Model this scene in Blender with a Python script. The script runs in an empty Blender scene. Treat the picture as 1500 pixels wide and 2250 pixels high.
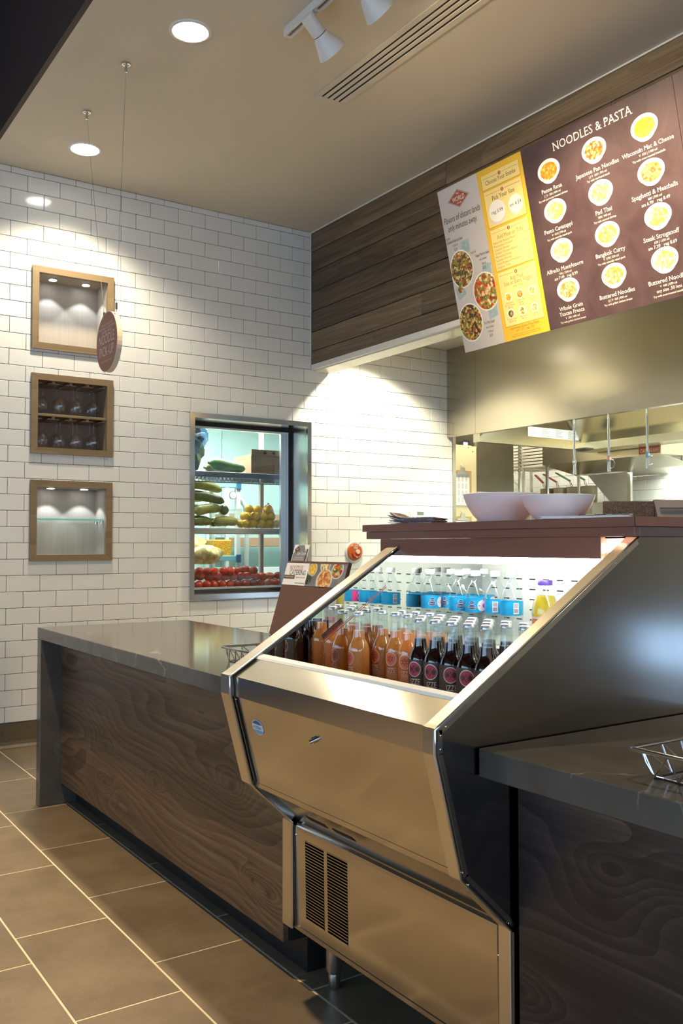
import bpy, bmesh, math, random
from mathutils import Vector, Matrix
random.seed(7)
C = bpy.context.scene.collection
PI = math.pi
# ------------------------------------------------------------------ camera
CAM_R = Vector((0.831058, -0.556184, -0.001157)); CAM_U = Vector((-0.019070, -0.030574, 0.999351)); CAM_F = Vector((0.555859, 0.830496, 0.036016))
CAM_P = Vector((0, 0, 1.27)); FPX = 2003.393
cam = bpy.data.cameras.new('camera'); camo = bpy.data.objects.new('camera', cam); C.objects.link(camo)
cam.sensor_fit = 'HORIZONTAL'; cam.sensor_width = 36; cam.lens = FPX / 1500 * 36; cam.clip_start = .05; cam.clip_end = 100
camo.matrix_world = Matrix(((CAM_R.x, CAM_U.x, -CAM_F.x, CAM_P.x), (CAM_R.y, CAM_U.y, -CAM_F.y, CAM_P.y), (CAM_R.z, CAM_U.z, -CAM_F.z, CAM_P.z), (0, 0, 0, 1)))
bpy.context.scene.camera = camo
# ------------------------------------------------------------------ world, exposure
sc = bpy.context.scene
sc.view_settings.view_transform = 'Standard'; sc.view_settings.look = 'None'; sc.view_settings.gamma = 1; sc.view_settings.use_curve_mapping = False
sc.view_settings.exposure = 1.03
W = bpy.data.worlds.new('sky'); sc.world = W; W.use_nodes = True
bg = W.node_tree.nodes['Background']
bg.inputs[0].default_value = (.50, .71, 1.0, 1); bg.inputs[1].default_value = 2.3
sc.cycles.max_bounces = 9; sc.cycles.diffuse_bounces = 4; sc.cycles.glossy_bounces = 4; sc.cycles.transmission_bounces = 6; sc.cycles.transparent_max_bounces = 24
sc.cycles.sample_clamp_indirect = 4.0; sc.cycles.caustics_reflective = False; sc.cycles.caustics_refractive = False; sc.cycles.use_denoising = True
WARM = (1.0, .76, .43); NEUT = (1.0, .93, .80); COOL = (.86, 1.0, .97)
def lamp(name, kind, loc, energy, color, parent=None, aim=None, **kw):
    l = bpy.data.lights.new(name, kind); l.energy = energy; l.color = color
    for k, v in kw.items(): setattr(l, k, v)
    o = bpy.data.objects.new(name, l); C.objects.link(o); o.location = loc
    if aim is not None: o.rotation_euler = (Vector(aim) - Vector(loc)).to_track_quat('-Z', 'Y').to_euler()
    return o
# daylight arrives through the dining-room windows behind the camera; portals only steer the sampling of the sky
for px in (-2.2, 0.3, 2.8):
    p = lamp('window_portal', 'AREA', (px, -4.45, 1.75), 1, (1, 1, 1), aim=(px, 0, 1.75), shape='RECTANGLE', size=2.0, size_y=2.3)
    p.data.cycles.is_portal = True
p = lamp('window_portal', 'AREA', (-3.95, .6, 1.7), 1, (1, 1, 1), aim=(0, .6, 1.7), shape='RECTANGLE', size=7.6, size_y=2.2); p.data.cycles.is_portal = True
p = lamp('window_portal', 'AREA', (7.6, -2.22, .28), 1, (1, 1, 1), aim=(0, -2.22, .28), shape='RECTANGLE', size=2.05, size_y=.44); p.data.cycles.is_portal = True  # sampling portal for the added low window
# ------------------------------------------------------------------ mesh helpers
OFF = {}
class MB:
    def __init__(s): s.v = []; s.f = []; s.m = []; s.s = []
    def add(s, vs, fs, mi=0, sm=False):
        n = len(s.v); s.v += [tuple(v) for v in vs]
        for f in fs: s.f.append([i + n for i in f]); s.m.append(mi); s.s.append(sm)
        return s
    def box(s, x0, x1, y0, y1, z0, z1, b=0, mi=0):
        if x0 > x1: x0, x1 = x1, x0
        if y0 > y1: y0, y1 = y1, y0
        if z0 > z1: z0, z1 = z1, z0
        if b <= 0:
            vs = [(x, y, z) for x in (x0, x1) for y in (y0, y1) for z in (z0, z1)]
            return s.add(vs, [(0, 1, 3, 2), (4, 6, 7, 5), (0, 4, 5, 1), (2, 3, 7, 6), (0, 2, 6, 4), (1, 5, 7, 3)], mi)
        bm = bmesh.new(); bmesh.ops.create_cube(bm, size=1)
        for v in bm.verts: v.co = Vector(((x0 + x1) / 2 + v.co.x * (x1 - x0), (y0 + y1) / 2 + v.co.y * (y1 - y0), (z0 + z1) / 2 + v.co.z * (z1 - z0)))
        bmesh.ops.bevel(bm, geom=list(bm.edges), offset=b, segments=1, affect='EDGES')
        bm.verts.index_update(); s.add([v.co for v in bm.verts], [[v.index for v in f.verts] for f in bm.faces], mi); bm.free(); return s
    def prism(s, poly, axis, a, b, mi=0):
        n = len(poly); P = []
        for t in (a, b):
            for p in poly: P.append({'X': (t, p[0], p[1]), 'Y': (p[0], t, p[1]), 'Z': (p[0], p[1], t)}[axis])
        fs = [list(range(n))[::-1], list(range(n, 2 * n))] + [(i, (i + 1) % n, n + (i + 1) % n, n + i) for i in range(n)]
        return s.add(P, fs, mi)
    def quad(s, pts, mi=0): return s.add(pts, [list(range(len(pts)))], mi)
    def slab(s, O, ux, uy, u0, u1, v0, v1, t, off=0, mi=0):
        O, ux, uy = Vector(O), Vector(ux), Vector(uy); n = ux.cross(uy)
        vs = [O + ux * u + uy * v + n * w for w in (off, off + t) for (u, v) in ((u0, v0), (u1, v0), (u1, v1), (u0, v1))]
        return s.add(vs, [(3, 2, 1, 0), (4, 5, 6, 7), (0, 1, 5, 4), (1, 2, 6, 5), (2, 3, 7, 6), (3, 0, 4, 7)], mi)
    def disc(s, O, ux, uy, cu, cv, ru, rv, t=.0006, off=0, n=28, mi=0):
        O, ux, uy = Vector(O), Vector(ux), Vector(uy); w = ux.cross(uy)
        top = [O + ux * (cu + ru * math.cos(2 * PI * i / n)) + uy * (cv + rv * math.sin(2 * PI * i / n)) + w * (off + t) for i in range(n)]
        bot = [p - w * t for p in top]
        return s.add(top + bot, [list(range(n))] + [(i, n + i, n + (i + 1) % n, (i + 1) % n) for i in range(n)], mi)
    def tube(s, pts, r, n=8, closed=False, mi=0):
        pts = [Vector(p) for p in pts]; m = len(pts); rings = []; N = None
        for i, p in enumerate(pts):
            if closed: d = pts[(i + 1) % m] - pts[i - 1]
            else: d = pts[min(i + 1, m - 1)] - pts[max(i - 1, 0)]
            d.normalize()
            if N is None: N = d.orthogonal().normalized()
            N = (N - d * N.dot(d)); N = N.normalized() if N.length > 1e-6 else d.orthogonal().normalized()
            B = d.cross(N)
            rr = r[i] if isinstance(r, (list, tuple)) else r
            rings.append([p + (N * math.cos(2 * PI * k / n) + B * math.sin(2 * PI * k / n)) * rr for k in range(n)])
        vs = [v for R in rings for v in R]; fs = []
        for i in range(m if closed else m - 1):
            a, b = i * n, ((i + 1) % m) * n
            fs += [(a + k, a + (k + 1) % n, b + (k + 1) % n, b + k) for k in range(n)]
        if not closed: fs += [list(range(n))[::-1], list(range((m - 1) * n, m * n))]
        return s.add(vs, fs, mi, True)
    def cyl(s, p0, p1, r0, r1=None, n=20, mi=0): return s.tube([p0, p1], [r0, r0 if r1 is None else r1], n, False, mi)
    def lathe(s, prof, c=(0, 0, 0), n=24, mi=0, capb=True, capt=True, flute=None):
        vs = []; fs = []
        for j, (r, z) in enumerate(prof):
            for k in range(n):
                rr = r + (flute[1] * (1 if k % 2 else -1) if flute and j in flute[0] else 0)
                vs.append((c[0] + rr * math.cos(2 * PI * k / n), c[1] + rr * math.sin(2 * PI * k / n), c[2] + z))
        for j in range(len(prof) - 1):
            fs += [(j * n + k, j * n + (k + 1) % n, (j + 1) * n + (k + 1) % n, (j + 1) * n + k) for k in range(n)]
        if capb: fs.append(list(range(n))[::-1])
        if capt: fs.append(list(range((len(prof) - 1) * n, len(prof) * n)))
        return s.add(vs, fs, mi, True)
    def ball(s, c, rx, ry, rz, n=14, m=9, mi=0, rot=None, jit=0):
        vs = []; fs = []; R = rot or Matrix.Identity(3)
        for j in range(m + 1):
            t = PI * j / m
            for k in range(n):
                p = 2 * PI * k / n; q = 1 + jit * math.sin(3 * p + 5 * t) * math.sin(t)
                vs.append(Vector(c) + R @ Vector((rx * q * math.sin(t) * math.cos(p), ry * q * math.sin(t) * math.sin(p), rz * math.cos(t))))
        for j in range(m): fs += [(j * n + k, (j + 1) * n + k, (j + 1) * n + (k + 1) % n, j * n + (k + 1) % n) for k in range(n)]
        return s.add(vs, fs, mi, True)
    def text(s, body, size, O, ux, uy, cu, cv, align='C', sx=1.0, shear=0, off=.0008, serif=False, mi=0, space=1.0, bend=None, fit=None):
        vs, fs, w = glyphs(body, serif, space)
        if fit: sx = fit / (w * size)
        O, ux, uy = Vector(O), Vector(ux), Vector(uy); n = ux.cross(uy)
        sh = {'C': -w / 2, 'L': 0, 'R': -w}[align]; P = []
        for x, y in vs:
            a = cu + (x + sh) * size * sx + shear * y * size; b = cv + y * size
            if bend: P.append((bend[0] * math.cos(bend[1] + a / bend[0]), bend[0] * math.sin(bend[1] + a / bend[0]), b))
            else: P.append(O + ux * a + uy * b + n * off)
        return s.add(P, fs, mi)
    def build(s, name, mats, parent=None, loc=None, local=False, kind=None, label=None, cat=None, group=None, sharp=35):
        me = bpy.data.meshes.new(name)
        if parent is not None: off = Vector((0, 0, 0)) if local else OFF[parent.name]
        elif local: off = Vector((0, 0, 0))
        elif loc is not None: off = Vector(loc)
        else:
            xs = [v[0] for v in s.v]; ys = [v[1] for v in s.v]; zs = [v[2] for v in s.v]
            off = Vector(((min(xs) + max(xs)) / 2, (min(ys) + max(ys)) / 2, min(zs)))
        me.from_pydata([(v[0] - off.x, v[1] - off.y, v[2] - off.z) for v in s.v], [], s.f)
        if not isinstance(mats, (list, tuple)): mats = [mats]
        for m in mats: me.materials.append(m)
        me.polygons.foreach_set('material_index', s.m); me.polygons.foreach_set('use_smooth', s.s)
        bm = bmesh.new(); bm.from_mesh(me); bmesh.ops.recalc_face_normals(bm, faces=list(bm.faces)); bm.to_mesh(me); bm.free()
        if any(s.s): me.set_sharp_from_angle(angle=math.radians(sharp))
        me.update()
        return put(name, me, parent, off, kind, label, cat, group)
def put(name, me, parent=None, off=(0, 0, 0), kind=None, label=None, cat=None, group=None):
    o = bpy.data.objects.new(name, me); C.objects.link(o)
    if parent is not None: o.parent = parent; OFF[o.name] = OFF.get(parent.name, Vector((0, 0, 0)))
    else: o.location = off; OFF[o.name] = Vector(off)
    tag(o, label, cat, group, kind); return o
def tag(o, label=None, cat=None, group=None, kind=None):
    if label: o['label'] = label
    if cat: o['category'] = cat
    if group: o['group'] = group
    if kind: o['kind'] = kind
    return o
def thing(name, label, cat, loc=(0, 0, 0), group=None, rz=0):
    o = bpy.data.objects.new(name, None); C.objects.link(o); o.location = loc; o.rotation_euler = (0, 0, rz); o.empty_display_size = .05
    OFF[o.name] = Vector(loc); return tag(o, label, cat, group)
KIDS = {}
def dup(root, loc, label, group=None, rz=0, cat=None):
    if root.name not in KIDS: KIDS[root.name] = [(ch, list(ch.children)) for ch in root.children]
    r = root.copy(); C.objects.link(r); r.location = loc; r.rotation_euler = (0, 0, rz); r['label'] = label
    if group: r['group'] = group
    for ch, gs in KIDS[root.name]:
        c = ch.copy(); C.objects.link(c); c.parent = r
        for g in gs:
            d = g.copy(); C.objects.link(d); d.parent = c
    return r
GC = {}
def glyphs(body, serif, space):
    key = (body, serif, space)
    if key in GC: return GC[key]
    cu = bpy.data.curves.new('t', 'FONT'); cu.body = body; cu.size = 1; cu.resolution_u = 2; cu.space_character = space
    ob = bpy.data.objects.new('t', cu); me = bpy.data.meshes.new_from_object(ob)
    vs = [(v.co.x, v.co.y) for v in me.vertices]; fs = [list(p.vertices) for p in me.polygons]
    if serif and vs:
        cnt = {}
        for f in fs:
            for i in range(len(f)):
                e = tuple(sorted((f[i], f[(i + 1) % len(f)]))); cnt[e] = cnt.get(e, 0) + 1
        for (a, b), c in list(cnt.items()):
            if c > 1: continue
            (x0, y0), (x1, y1) = vs[a], vs[b]
            L = abs(x1 - x0)
            if abs(y0 - y1) < .004 and .03 < L < .16 and (abs(y0) < .012 or y0 > .42):
                x0, x1 = min(x0, x1), max(x0, x1); h = .055 if y0 < .1 else -.055; d = .062 if serif is True else serif
                n = len(vs); vs += [(x0 - d, y0), (x1 + d, y0), (x1 + d, y0 + h), (x0 - d, y0 + h)]; fs.append([n, n + 1, n + 2, n + 3])
    w = max([v[0] for v in vs]) if vs else 0
    bpy.data.objects.remove(ob); bpy.data.curves.remove(cu); bpy.data.meshes.remove(me)
    GC[key] = (vs, fs, w); return GC[key]
# ------------------------------------------------------------------ materials
def srgb(r, g, b): return tuple(((c / 255) / 12.92 if c / 255 <= .04045 else ((c / 255 + .055) / 1.055) ** 2.4) for c in (r, g, b)) + (1,)
class NT:
    def __init__(s, name):
        s.m = bpy.data.materials.new(name); s.m.use_nodes = True; s.t = s.m.node_tree; s.b = s.t.nodes['Principled BSDF']; s.o = s.t.nodes['Material Output']
    def n(s, typ, ins=None, **kw):
        x = s.t.nodes.new('ShaderNode' + typ)
        for k, v in kw.items(): setattr(x, k, v)
        for k, v in (ins or {}).items():
            if hasattr(v, 'links') or isinstance(v, bpy.types.NodeSocket): s.t.links.new(v, x.inputs[k])
            else: x.inputs[k].default_value = v
        return x
    def l(s, a, k, node=None): s.t.links.new(a, (node or s.b).inputs[k])
    def coord(s, kind='Object', scale=(1, 1, 1), rnd=0):
        v = s.n('TexCoord').outputs[kind]
        if rnd:
            r = s.n('ObjectInfo').outputs['Random']; r2 = s.n('Math', {0: r, 1: rnd}, operation='MULTIPLY').outputs[0]
            v = s.n('VectorMath', {0: v, 1: r2}, operation='ADD').outputs[0]
        return s.n('Mapping', {'Vector': v, 'Scale': scale}).outputs[0]
    def noise(s, vec, scale=5, detail=4, rough=.55, dist=0): return s.n('TexNoise', {'Vector': vec, 'Scale': scale, 'Detail': detail, 'Roughness': rough, 'Distortion': dist}).outputs['Fac']
    def ramp(s, fac, stops):
        x = s.n('ValToRGB', {'Fac': fac}); e = x.color_ramp.elements
        while len(e) < len(stops): e.new(.5)
        for i, (p, c) in enumerate(stops): e[i].position = p; e[i].color = c if len(c) == 4 else tuple(c) + (1,)
        return x.outputs['Color']
    def math(s, op, a, b=0, c=0): return s.n('Math', {0: a, 1: b, 2: c}, operation=op).outputs[0]
    def mix(s, f, a, b):
        x = s.n('Mix', data_type='RGBA'); 
        for k, v in ((0, f), (6, a), (7, b)):
            if isinstance(v, bpy.types.NodeSocket): s.t.links.new(v, x.inputs[k])
            else: x.inputs[k].default_value = v
        return x.outputs[2]
    def bump(s, h, strength=.2, dist=.01): s.l(s.n('Bump', {'Height': h, 'Strength': strength, 'Distance': dist}).outputs[0], 'Normal')
    def set(s, **kw):
        mp = {'rough': 'Roughness', 'metal': 'Metallic', 'color': 'Base Color', 'spec': 'Specular IOR Level', 'coat': 'Coat Weight', 'ior': 'IOR', 'trans': 'Transmission Weight', 'emit': 'Emission Color', 'es': 'Emission Strength', 'alpha': 'Alpha', 'sss': 'Subsurface Weight', 'aniso': 'Anisotropic'}
        for k, v in kw.items(): s.b.inputs[mp[k]].default_value = v
        return s
def plain(name, col, rough=.5, metal=0, var=.06, nscale=8, **kw):
    t = NT(name); t.set(rough=rough, metal=metal, **kw)
    v = t.noise(t.coord(rnd=3), nscale, 3)
    a = tuple(max(0, c * (1 - var)) for c in col[:3]) + (1,); b = tuple(min(1, c * (1 + var)) for c in col[:3]) + (1,)
    t.l(t.ramp(v, [(.3, a), (.7, b)]), 'Base Color'); return t.m
def steel(name, col=(.62, .60, .56), rough=.25, axis='Y', amp=.12, wav=.0):
    t = NT(name); t.set(metal=1, color=col + (1,))
    sc_ = {'X': (3, 90, 90), 'Y': (90, 3, 90), 'Z': (90, 90, 3)}[axis]
    v = t.noise(t.coord(scale=sc_, rnd=2), 1.0, 3, .6)
    w = t.noise(t.coord(rnd=2), 3.0, 2)
    f = t.math('ADD', t.math('MULTIPLY', v, amp * .06), t.math('MULTIPLY', w, amp * 1.0))
    t.l(t.math('ADD', f, rough - amp * .55), 'Roughness')
    if wav: t.bump(t.noise(t.coord(rnd=2), 2.2, 1), wav, .02)
    return t.m
def wood(name, stops, axis='Y', freq=9, rough=.5, knots=(), stretch=.16, coat=0, vary=.0, grainamp=.5, rnd=7, streak=.35):
    """plain-sawn boards: contour lines of a slow noise field run along the grain and bend around knots"""
    t = NT(name); t.set(rough=rough, coat=coat)
    s1 = {'X': (stretch, 1, 1), 'Y': (1, stretch, 1), 'Z': (1, 1, stretch)}[axis]
    co = t.coord(scale=s1, rnd=rnd); raw = t.coord()
    f = t.math('MULTIPLY', t.noise(co, 2.4, 2, .5), 1.0)
    for (kx, ky, kz, r) in knots:
        sv = {'X': (.45, 1, 1), 'Y': (1, .45, 1), 'Z': (1, 1, .45)}[axis]
        d = t.n('VectorMath', {0: raw, 1: (kx, ky, kz)}, operation='SUBTRACT').outputs[0]
        d = t.n('VectorMath', {0: d, 1: tuple(c / r for c in sv)}, operation='MULTIPLY').outputs[0]
        d2 = t.n('VectorMath', {0: d, 1: d}, operation='DOT_PRODUCT').outputs['Value']
        f = t.math('ADD', f, t.math('MULTIPLY', t.math('EXPONENT', t.math('MULTIPLY', d2, -1.0)), .17))
    sep = t.n('SeparateXYZ', {0: raw}); z = sep.outputs['Z' if axis != 'Z' else 'X']
    g = t.math('ADD', t.math('MULTIPLY', f, freq), t.math('MULTIPLY', z, freq * .5))
    saw = t.math('FRACT', g)
    fine = t.noise(t.coord(scale={'X': (1.5, 90, 90), 'Y': (90, 1.5, 90), 'Z': (90, 90, 1.5)}[axis], rnd=rnd), 1, 3, .65)
    big = t.noise(t.coord(scale={'X': (.35, 4, 4), 'Y': (4, .35, 4), 'Z': (4, 4, .35)}[axis], rnd=rnd), 1.2, 3, .6)
    h = t.math('ADD', t.math('MULTIPLY', saw, grainamp * .55), t.math('MULTIPLY', fine, streak))
    h = t.math('ADD', h, t.math('MULTIPLY', big, .62))
    if vary:
        h = t.math('ADD', h, t.math('MULTIPLY', t.math('SUBTRACT', t.n('ObjectInfo').outputs['Random'], .5), vary))
    col = t.ramp(t.math('MULTIPLY', h, .78), stops)
    if knots:
        for (kx, ky, kz, r) in knots:
            sv = {'X': (.7, 1, 1), 'Y': (1, .7, 1), 'Z': (1, 1, .7)}[axis]
            d = t.n('VectorMath', {0: raw, 1: (kx, ky, kz)}, operation='SUBTRACT').outputs[0]
            d = t.n('VectorMath', {0: d, 1: tuple(c / r for c in sv)}, operation='MULTIPLY').outputs[0]
            d2 = t.n('VectorMath', {0: d, 1: d}, operation='DOT_PRODUCT').outputs['Value']
            k = t.math('EXPONENT', t.math('MULTIPLY', d2, -9.0))
            col = t.mix(t.math('MULTIPLY', k, .8), col, stops[0][1] + (1,) if len(stops[0][1]) == 3 else stops[0][1])
    t.l(col, 'Base Color'); t.bump(t.math('ADD', saw, fine), .06, .004); return t.m
def thinglass(name, tint=(1, 1, 1), gloss=1.0, ior=1.45, rough=.02, gcol=(1, 1, 1)):
    t = NT(name); t.t.nodes.remove(t.b)
    fc = t.n('LayerWeight', {'Blend': .5}).outputs['Facing']
    f0 = ((ior - 1) / (ior + 1)) ** 2 * gloss
    fr = t.math('ADD', t.math('MULTIPLY', t.math('POWER', fc, 4.0), .75), f0)
    tr = t.n('BsdfTransparent', {'Color': tint + (1,)}); gl = t.n('BsdfGlossy', {'Color': gcol + (1,), 'Roughness': rough})
    mx = t.n('MixShader', {0: fr, 1: tr.outputs[0], 2: gl.outputs[0]}); t.t.links.new(mx.outputs[0], t.o.inputs[0]); return t.m
def emis(name, col, strength):
    t = NT(name); t.set(color=(0, 0, 0, 1), emit=col + (1,), es=strength); return t.m
def liquid(name, col, dens, tint, rough=.03):
    """coloured drink: part scatters light, part lets it through, with a glossy surface"""
    t = NT(name); t.t.nodes.remove(t.b)
    v = t.noise(t.coord(rnd=2), 9, 2); c2 = tuple(c * .8 for c in col)
    cc = t.ramp(v, [(.3, c2), (.7, col)])
    d = t.n('BsdfDiffuse', {'Color': cc}); tl = t.n('BsdfTranslucent', {'Color': cc}); m1 = t.n('MixShader', {0: .55, 1: d.outputs[0], 2: tl.outputs[0]})
    tr = t.n('BsdfTransparent', {'Color': tint + (1,)}); m2 = t.n('MixShader', {0: dens, 1: tr.outputs[0], 2: m1.outputs[0]})
    g = t.n('BsdfGlossy', {'Color': (1, 1, 1, 1), 'Roughness': rough}); fr = t.math('ADD', t.math('MULTIPLY', t.math('POWER', t.n('LayerWeight', {'Blend': .5}).outputs['Facing'], 4.0), .7), .03)
    m3 = t.n('MixShader', {0: fr, 1: m2.outputs[0], 2: g.outputs[0]}); t.t.links.new(m3.outputs[0], t.o.inputs[0]); return t.m
def food(name, cols, scale=60, rough=.45, stretch=(1, 1, 1)):
    t = NT(name); t.set(rough=rough)
    co = t.coord(scale=stretch, rnd=5)
    co = t.n('VectorMath', {0: co, 1: t.n('VectorMath', {0: t.n('TexNoise', {'Vector': co, 'Scale': scale * .5}).outputs['Color'], 'Scale': 1.2 / scale}, operation='SCALE').outputs[0]}, operation='ADD').outputs[0]
    vo = t.n('TexVoronoi', {'Vector': co, 'Scale': scale}); sep = t.n('SeparateColor', {0: vo.outputs['Color']})
    st = [((i + .0) / len(cols), c) for i, c in enumerate(cols)]
    x = t.n('ValToRGB', {'Fac': sep.outputs[0]}); x.color_ramp.interpolation = 'CONSTANT'; e = x.color_ramp.elements
    while len(e) < len(st): e.new(.5)
    for i, (p, c) in enumerate(st): e[i].position = p; e[i].color = c
    dd = t.ramp(vo.outputs['Distance'], [(0, (1, 1, 1)), (.9, (.45, .4, .35))])
    t.l(t.n('Mix', {6: x.outputs[0], 7: dd, 0: .8}, data_type='RGBA', blend_type='MULTIPLY').outputs[2], 'Base Color'); return t.m
M = {}
M['tile'] = plain('glazed_white_tile', (.78, .755, .70), .10, var=.03, nscale=1.5)
M['grout'] = plain('dark_tile_grout', (.060, .052, .046), .9)
M['ceil'] = plain('tan_ceiling_paint', (.68, .61, .50), .85, var=.02, nscale=2)
M['dark_paint'] = plain('dark_brown_paint', (.055, .036, .030), .7)
M['white_trim'] = plain('white_metal_trim', (.78, .74, .68), .35, var=.02)
M['soffit'] = plain('glossy_white_panel', (.78, .76, .66), .06, var=.02)
M['drywall'] = plain('beige_wall_paint', (.5, .44, .35), .85)
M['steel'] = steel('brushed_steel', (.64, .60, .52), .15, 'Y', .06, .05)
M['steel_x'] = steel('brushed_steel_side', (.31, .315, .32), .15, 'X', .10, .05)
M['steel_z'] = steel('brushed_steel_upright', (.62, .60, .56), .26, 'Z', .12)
M['steel_shiny'] = steel('polished_steel_trim', (.70, .68, .64), .16, 'Y', .06)
M['steel_hood'] = steel('brushed_hood_steel', (.50, .46, .37), .26, 'Y', .02, .0)
M['alum'] = plain('anodised_aluminium', (.60, .60, .60), .35, 1, .03)
M['mirror'] = plain('mirror_polished_steel', (.72, .73, .70), .015, 1, .01)
M['black'] = plain('black_plastic', (.012, .012, .012), .45)
M['rubber'] = plain('black_rubber_gasket', (.015, .015, .015), .7)
M['void'] = plain('dark_cavity', (.012, .01, .009), .9)
M['white'] = plain('white_plastic', (.82, .82, .78), .3, var=.02)
M['case_white'] = plain('white_enamel_liner', (.82, .84, .78), .28, var=.02)
M['porcelain'] = plain('white_porcelain', (.80, .79, .80), .07, var=.02)
M['wire'] = plain('chrome_wire', (.62, .63, .66), .2, 1)
M['white_wire'] = plain('epoxy_white_wire', (.70, .68, .55), .4)
M['paper'] = plain('white_paper', (.75, .74, .72), .6, var=.02)
M['brown_board'] = plain('brown_signboard', (.115, .052, .034), .55, var=.04)
M['glass'] = thinglass('clear_glass', (.97, .985, .98), 1.0, 1.45)
M['bin'] = thinglass('clear_plastic', (.95, .96, .95), .35, 1.45, .02)
M['pet'] = thinglass('clear_bottle_plastic', (.965, .985, .985), 1.0, 1.40, .06)
M['fglass'] = thinglass('bottle_glass', (.93, .955, .945), 2.0, 1.5, .02)
M['wineglass'] = thinglass('wine_glass_crystal', (.985, .985, .985), .9, 1.5, .02)
t = NT('grey_quartz'); t.set(rough=.11)
co = t.coord(); wv = t.n('VectorMath', {0: co, 1: t.n('VectorMath', {0: t.n('TexNoise', {'Vector': co, 'Scale': 7.0, 'Detail': 4}).outputs['Color'], 'Scale': .16}, operation='SCALE').outputs[0]}, operation='ADD').outputs[0]
ve = t.n('TexVoronoi', {'Vector': wv, 'Scale': 5.5}, feature='DISTANCE_TO_EDGE').outputs['Distance']
vein = t.math('MULTIPLY', t.ramp(ve, [(0, (1, 1, 1)), (.022, (0, 0, 0))]), t.ramp(t.noise(co, 4.5, 3), [(.52, (0, 0, 0)), (.66, (1, 1, 1))]))
base = t.ramp(t.noise(co, 10, 5), [(.3, (.072, .065, .056)), (.7, (.104, .095, .084))])
t.l(t.mix(t.math('MULTIPLY', vein, .55), base, (.38, .36, .33, 1)), 'Base Color'); M['quartz'] = t.m
t = NT('taupe_floor_tile'); t.set(rough=.42)
co = t.coord(rnd=11); sp = t.noise(co, 120, 3, .7); cl = t.noise(co, 5, 4)
base = t.ramp(t.math('ADD', t.math('MULTIPLY', cl, .7), t.math('MULTIPLY', t.noise(co, 30, 5, .7), .3)), [(.35, (.128, .096, .060)), (.65, (.195, .150, .098))])
t.l(t.mix(t.math('MULTIPLY', t.ramp(sp, [(.64, (0, 0, 0)), (.74, (1, 1, 1))]), .35), base, (.46, .40, .30, 1)), 'Base Color'); t.bump(sp, .05, .002); M['floor'] = t.m
M['floor_grout'] = plain('pale_floor_grout', (.66, .57, .44), .8)
M['base_tile'] = plain('brown_cove_base_tile', (.115, .085, .048), .5, var=.15, nscale=60)
M['plank'] = wood('weathered_plank_stain', [(.30, (.032, .020, .011)), (.45, (.088, .059, .033)), (.58, (.155, .106, .060)), (.74, (.25, .182, .108))], 'Y', 14, .5, stretch=.16, vary=.26, grainamp=.16, streak=.62)
M['panel_wood'] = wood('dark_stained_pine', [(.30, (.032, .016, .009)), (.46, (.086, .048, .025)), (.60, (.155, .092, .048)), (.78, (.25, .158, .085))], 'Y', 24, .40, grainamp=.34, streak=.48, knots=((-.33, -.756, .488, .05), (-.33, -1.005, .216, .045), (-.33, -.904, .226, .03), (-.33, .448, .238, .04), (-.33, .44, .396, .04), (-.33, -.113, .358, .03)), stretch=.2, rnd=0)
M['panel_wood2'] = wood('black_stained_pine', [(.30, (.008, .006, .007)), (.48, (.026, .018, .016)), (.60, (.050, .034, .028)), (.76, (.15, .10, .072))], 'Y', 20, .38, grainamp=.42, streak=.45, knots=((-.53, .971, .598, .06), (-.53, .945, .665, .04), (-.53, 1.19, .354, .045), (-.53, .80, .70, .04)), stretch=.2, rnd=0)
M['frame_wood'] = wood('golden_frame_wood', [(.2, (.165, .105, .048)), (.8, (.285, .20, .105))], 'X', 6, .45)
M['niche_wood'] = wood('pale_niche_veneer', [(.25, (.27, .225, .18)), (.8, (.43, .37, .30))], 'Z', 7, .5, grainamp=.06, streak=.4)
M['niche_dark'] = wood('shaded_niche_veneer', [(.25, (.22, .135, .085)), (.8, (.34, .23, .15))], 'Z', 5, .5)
M['ledge_wood'] = wood('walnut_laminate', [(.25, (.25, .10, .062)), (.8, (.38, .18, .125))], 'Y', 5, .28, grainamp=.3)
M['ledge_wood_x'] = wood('walnut_laminate_end', [(.25, (.19, .11, .085)), (.8, (.30, .19, .155))], 'X', 5, .28, grainamp=.3)
def lampdisc(name, col, st): M[name] = emis(name, col, st)
lampdisc('lens', (1, .96, .86), 14); lampdisc('bulb', (1, .82, .55), 150); lampdisc('tube', (1, 1, .90), 19); lampdisc('puck', (.95, .98, 1), 14); lampdisc('hoodlens', (.9, 1, .85), 8)
# ================================================================== the room
D = 5.963
def rect_sub(r, h):
    x0, x1, z0, z1 = r; a0, a1, c0, c1 = h
    if a1 <= x0 or a0 >= x1 or c1 <= z0 or c0 >= z1: return [r]
    out = []
    if a0 > x0: out.append((x0, a0, z0, z1))
    if a1 < x1: out.append((a1, x1, z0, z1))
    m0, m1 = max(x0, a0), min(x1, a1)
    if c0 > z0: out.append((m0, m1, z0, c0))
    if c1 < z1: out.append((m0, m1, c1, z1))
    return out
def sub_all(r, hs):
    rs = [r]
    for h in hs: rs = [q for a in rs for q in rect_sub(a, h)]
    return [q for q in rs if q[1] - q[0] > .006 and q[3] - q[2] > .006]
NICHES = [(2.54, 3.08), (1.86, 2.38), (1.168, 1.69)]
NX0, NX1 = 1.585, 2.125
WIN = (2.69, 3.70, .883, 2.213)
HOLES = [(NX0 + .02, NX1 - .02, a + .02, b - .02) for a, b in NICHES] + [(WIN[0] + .02, WIN[1] - .02, WIN[2] + .02, WIN[3] - .02)]
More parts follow.
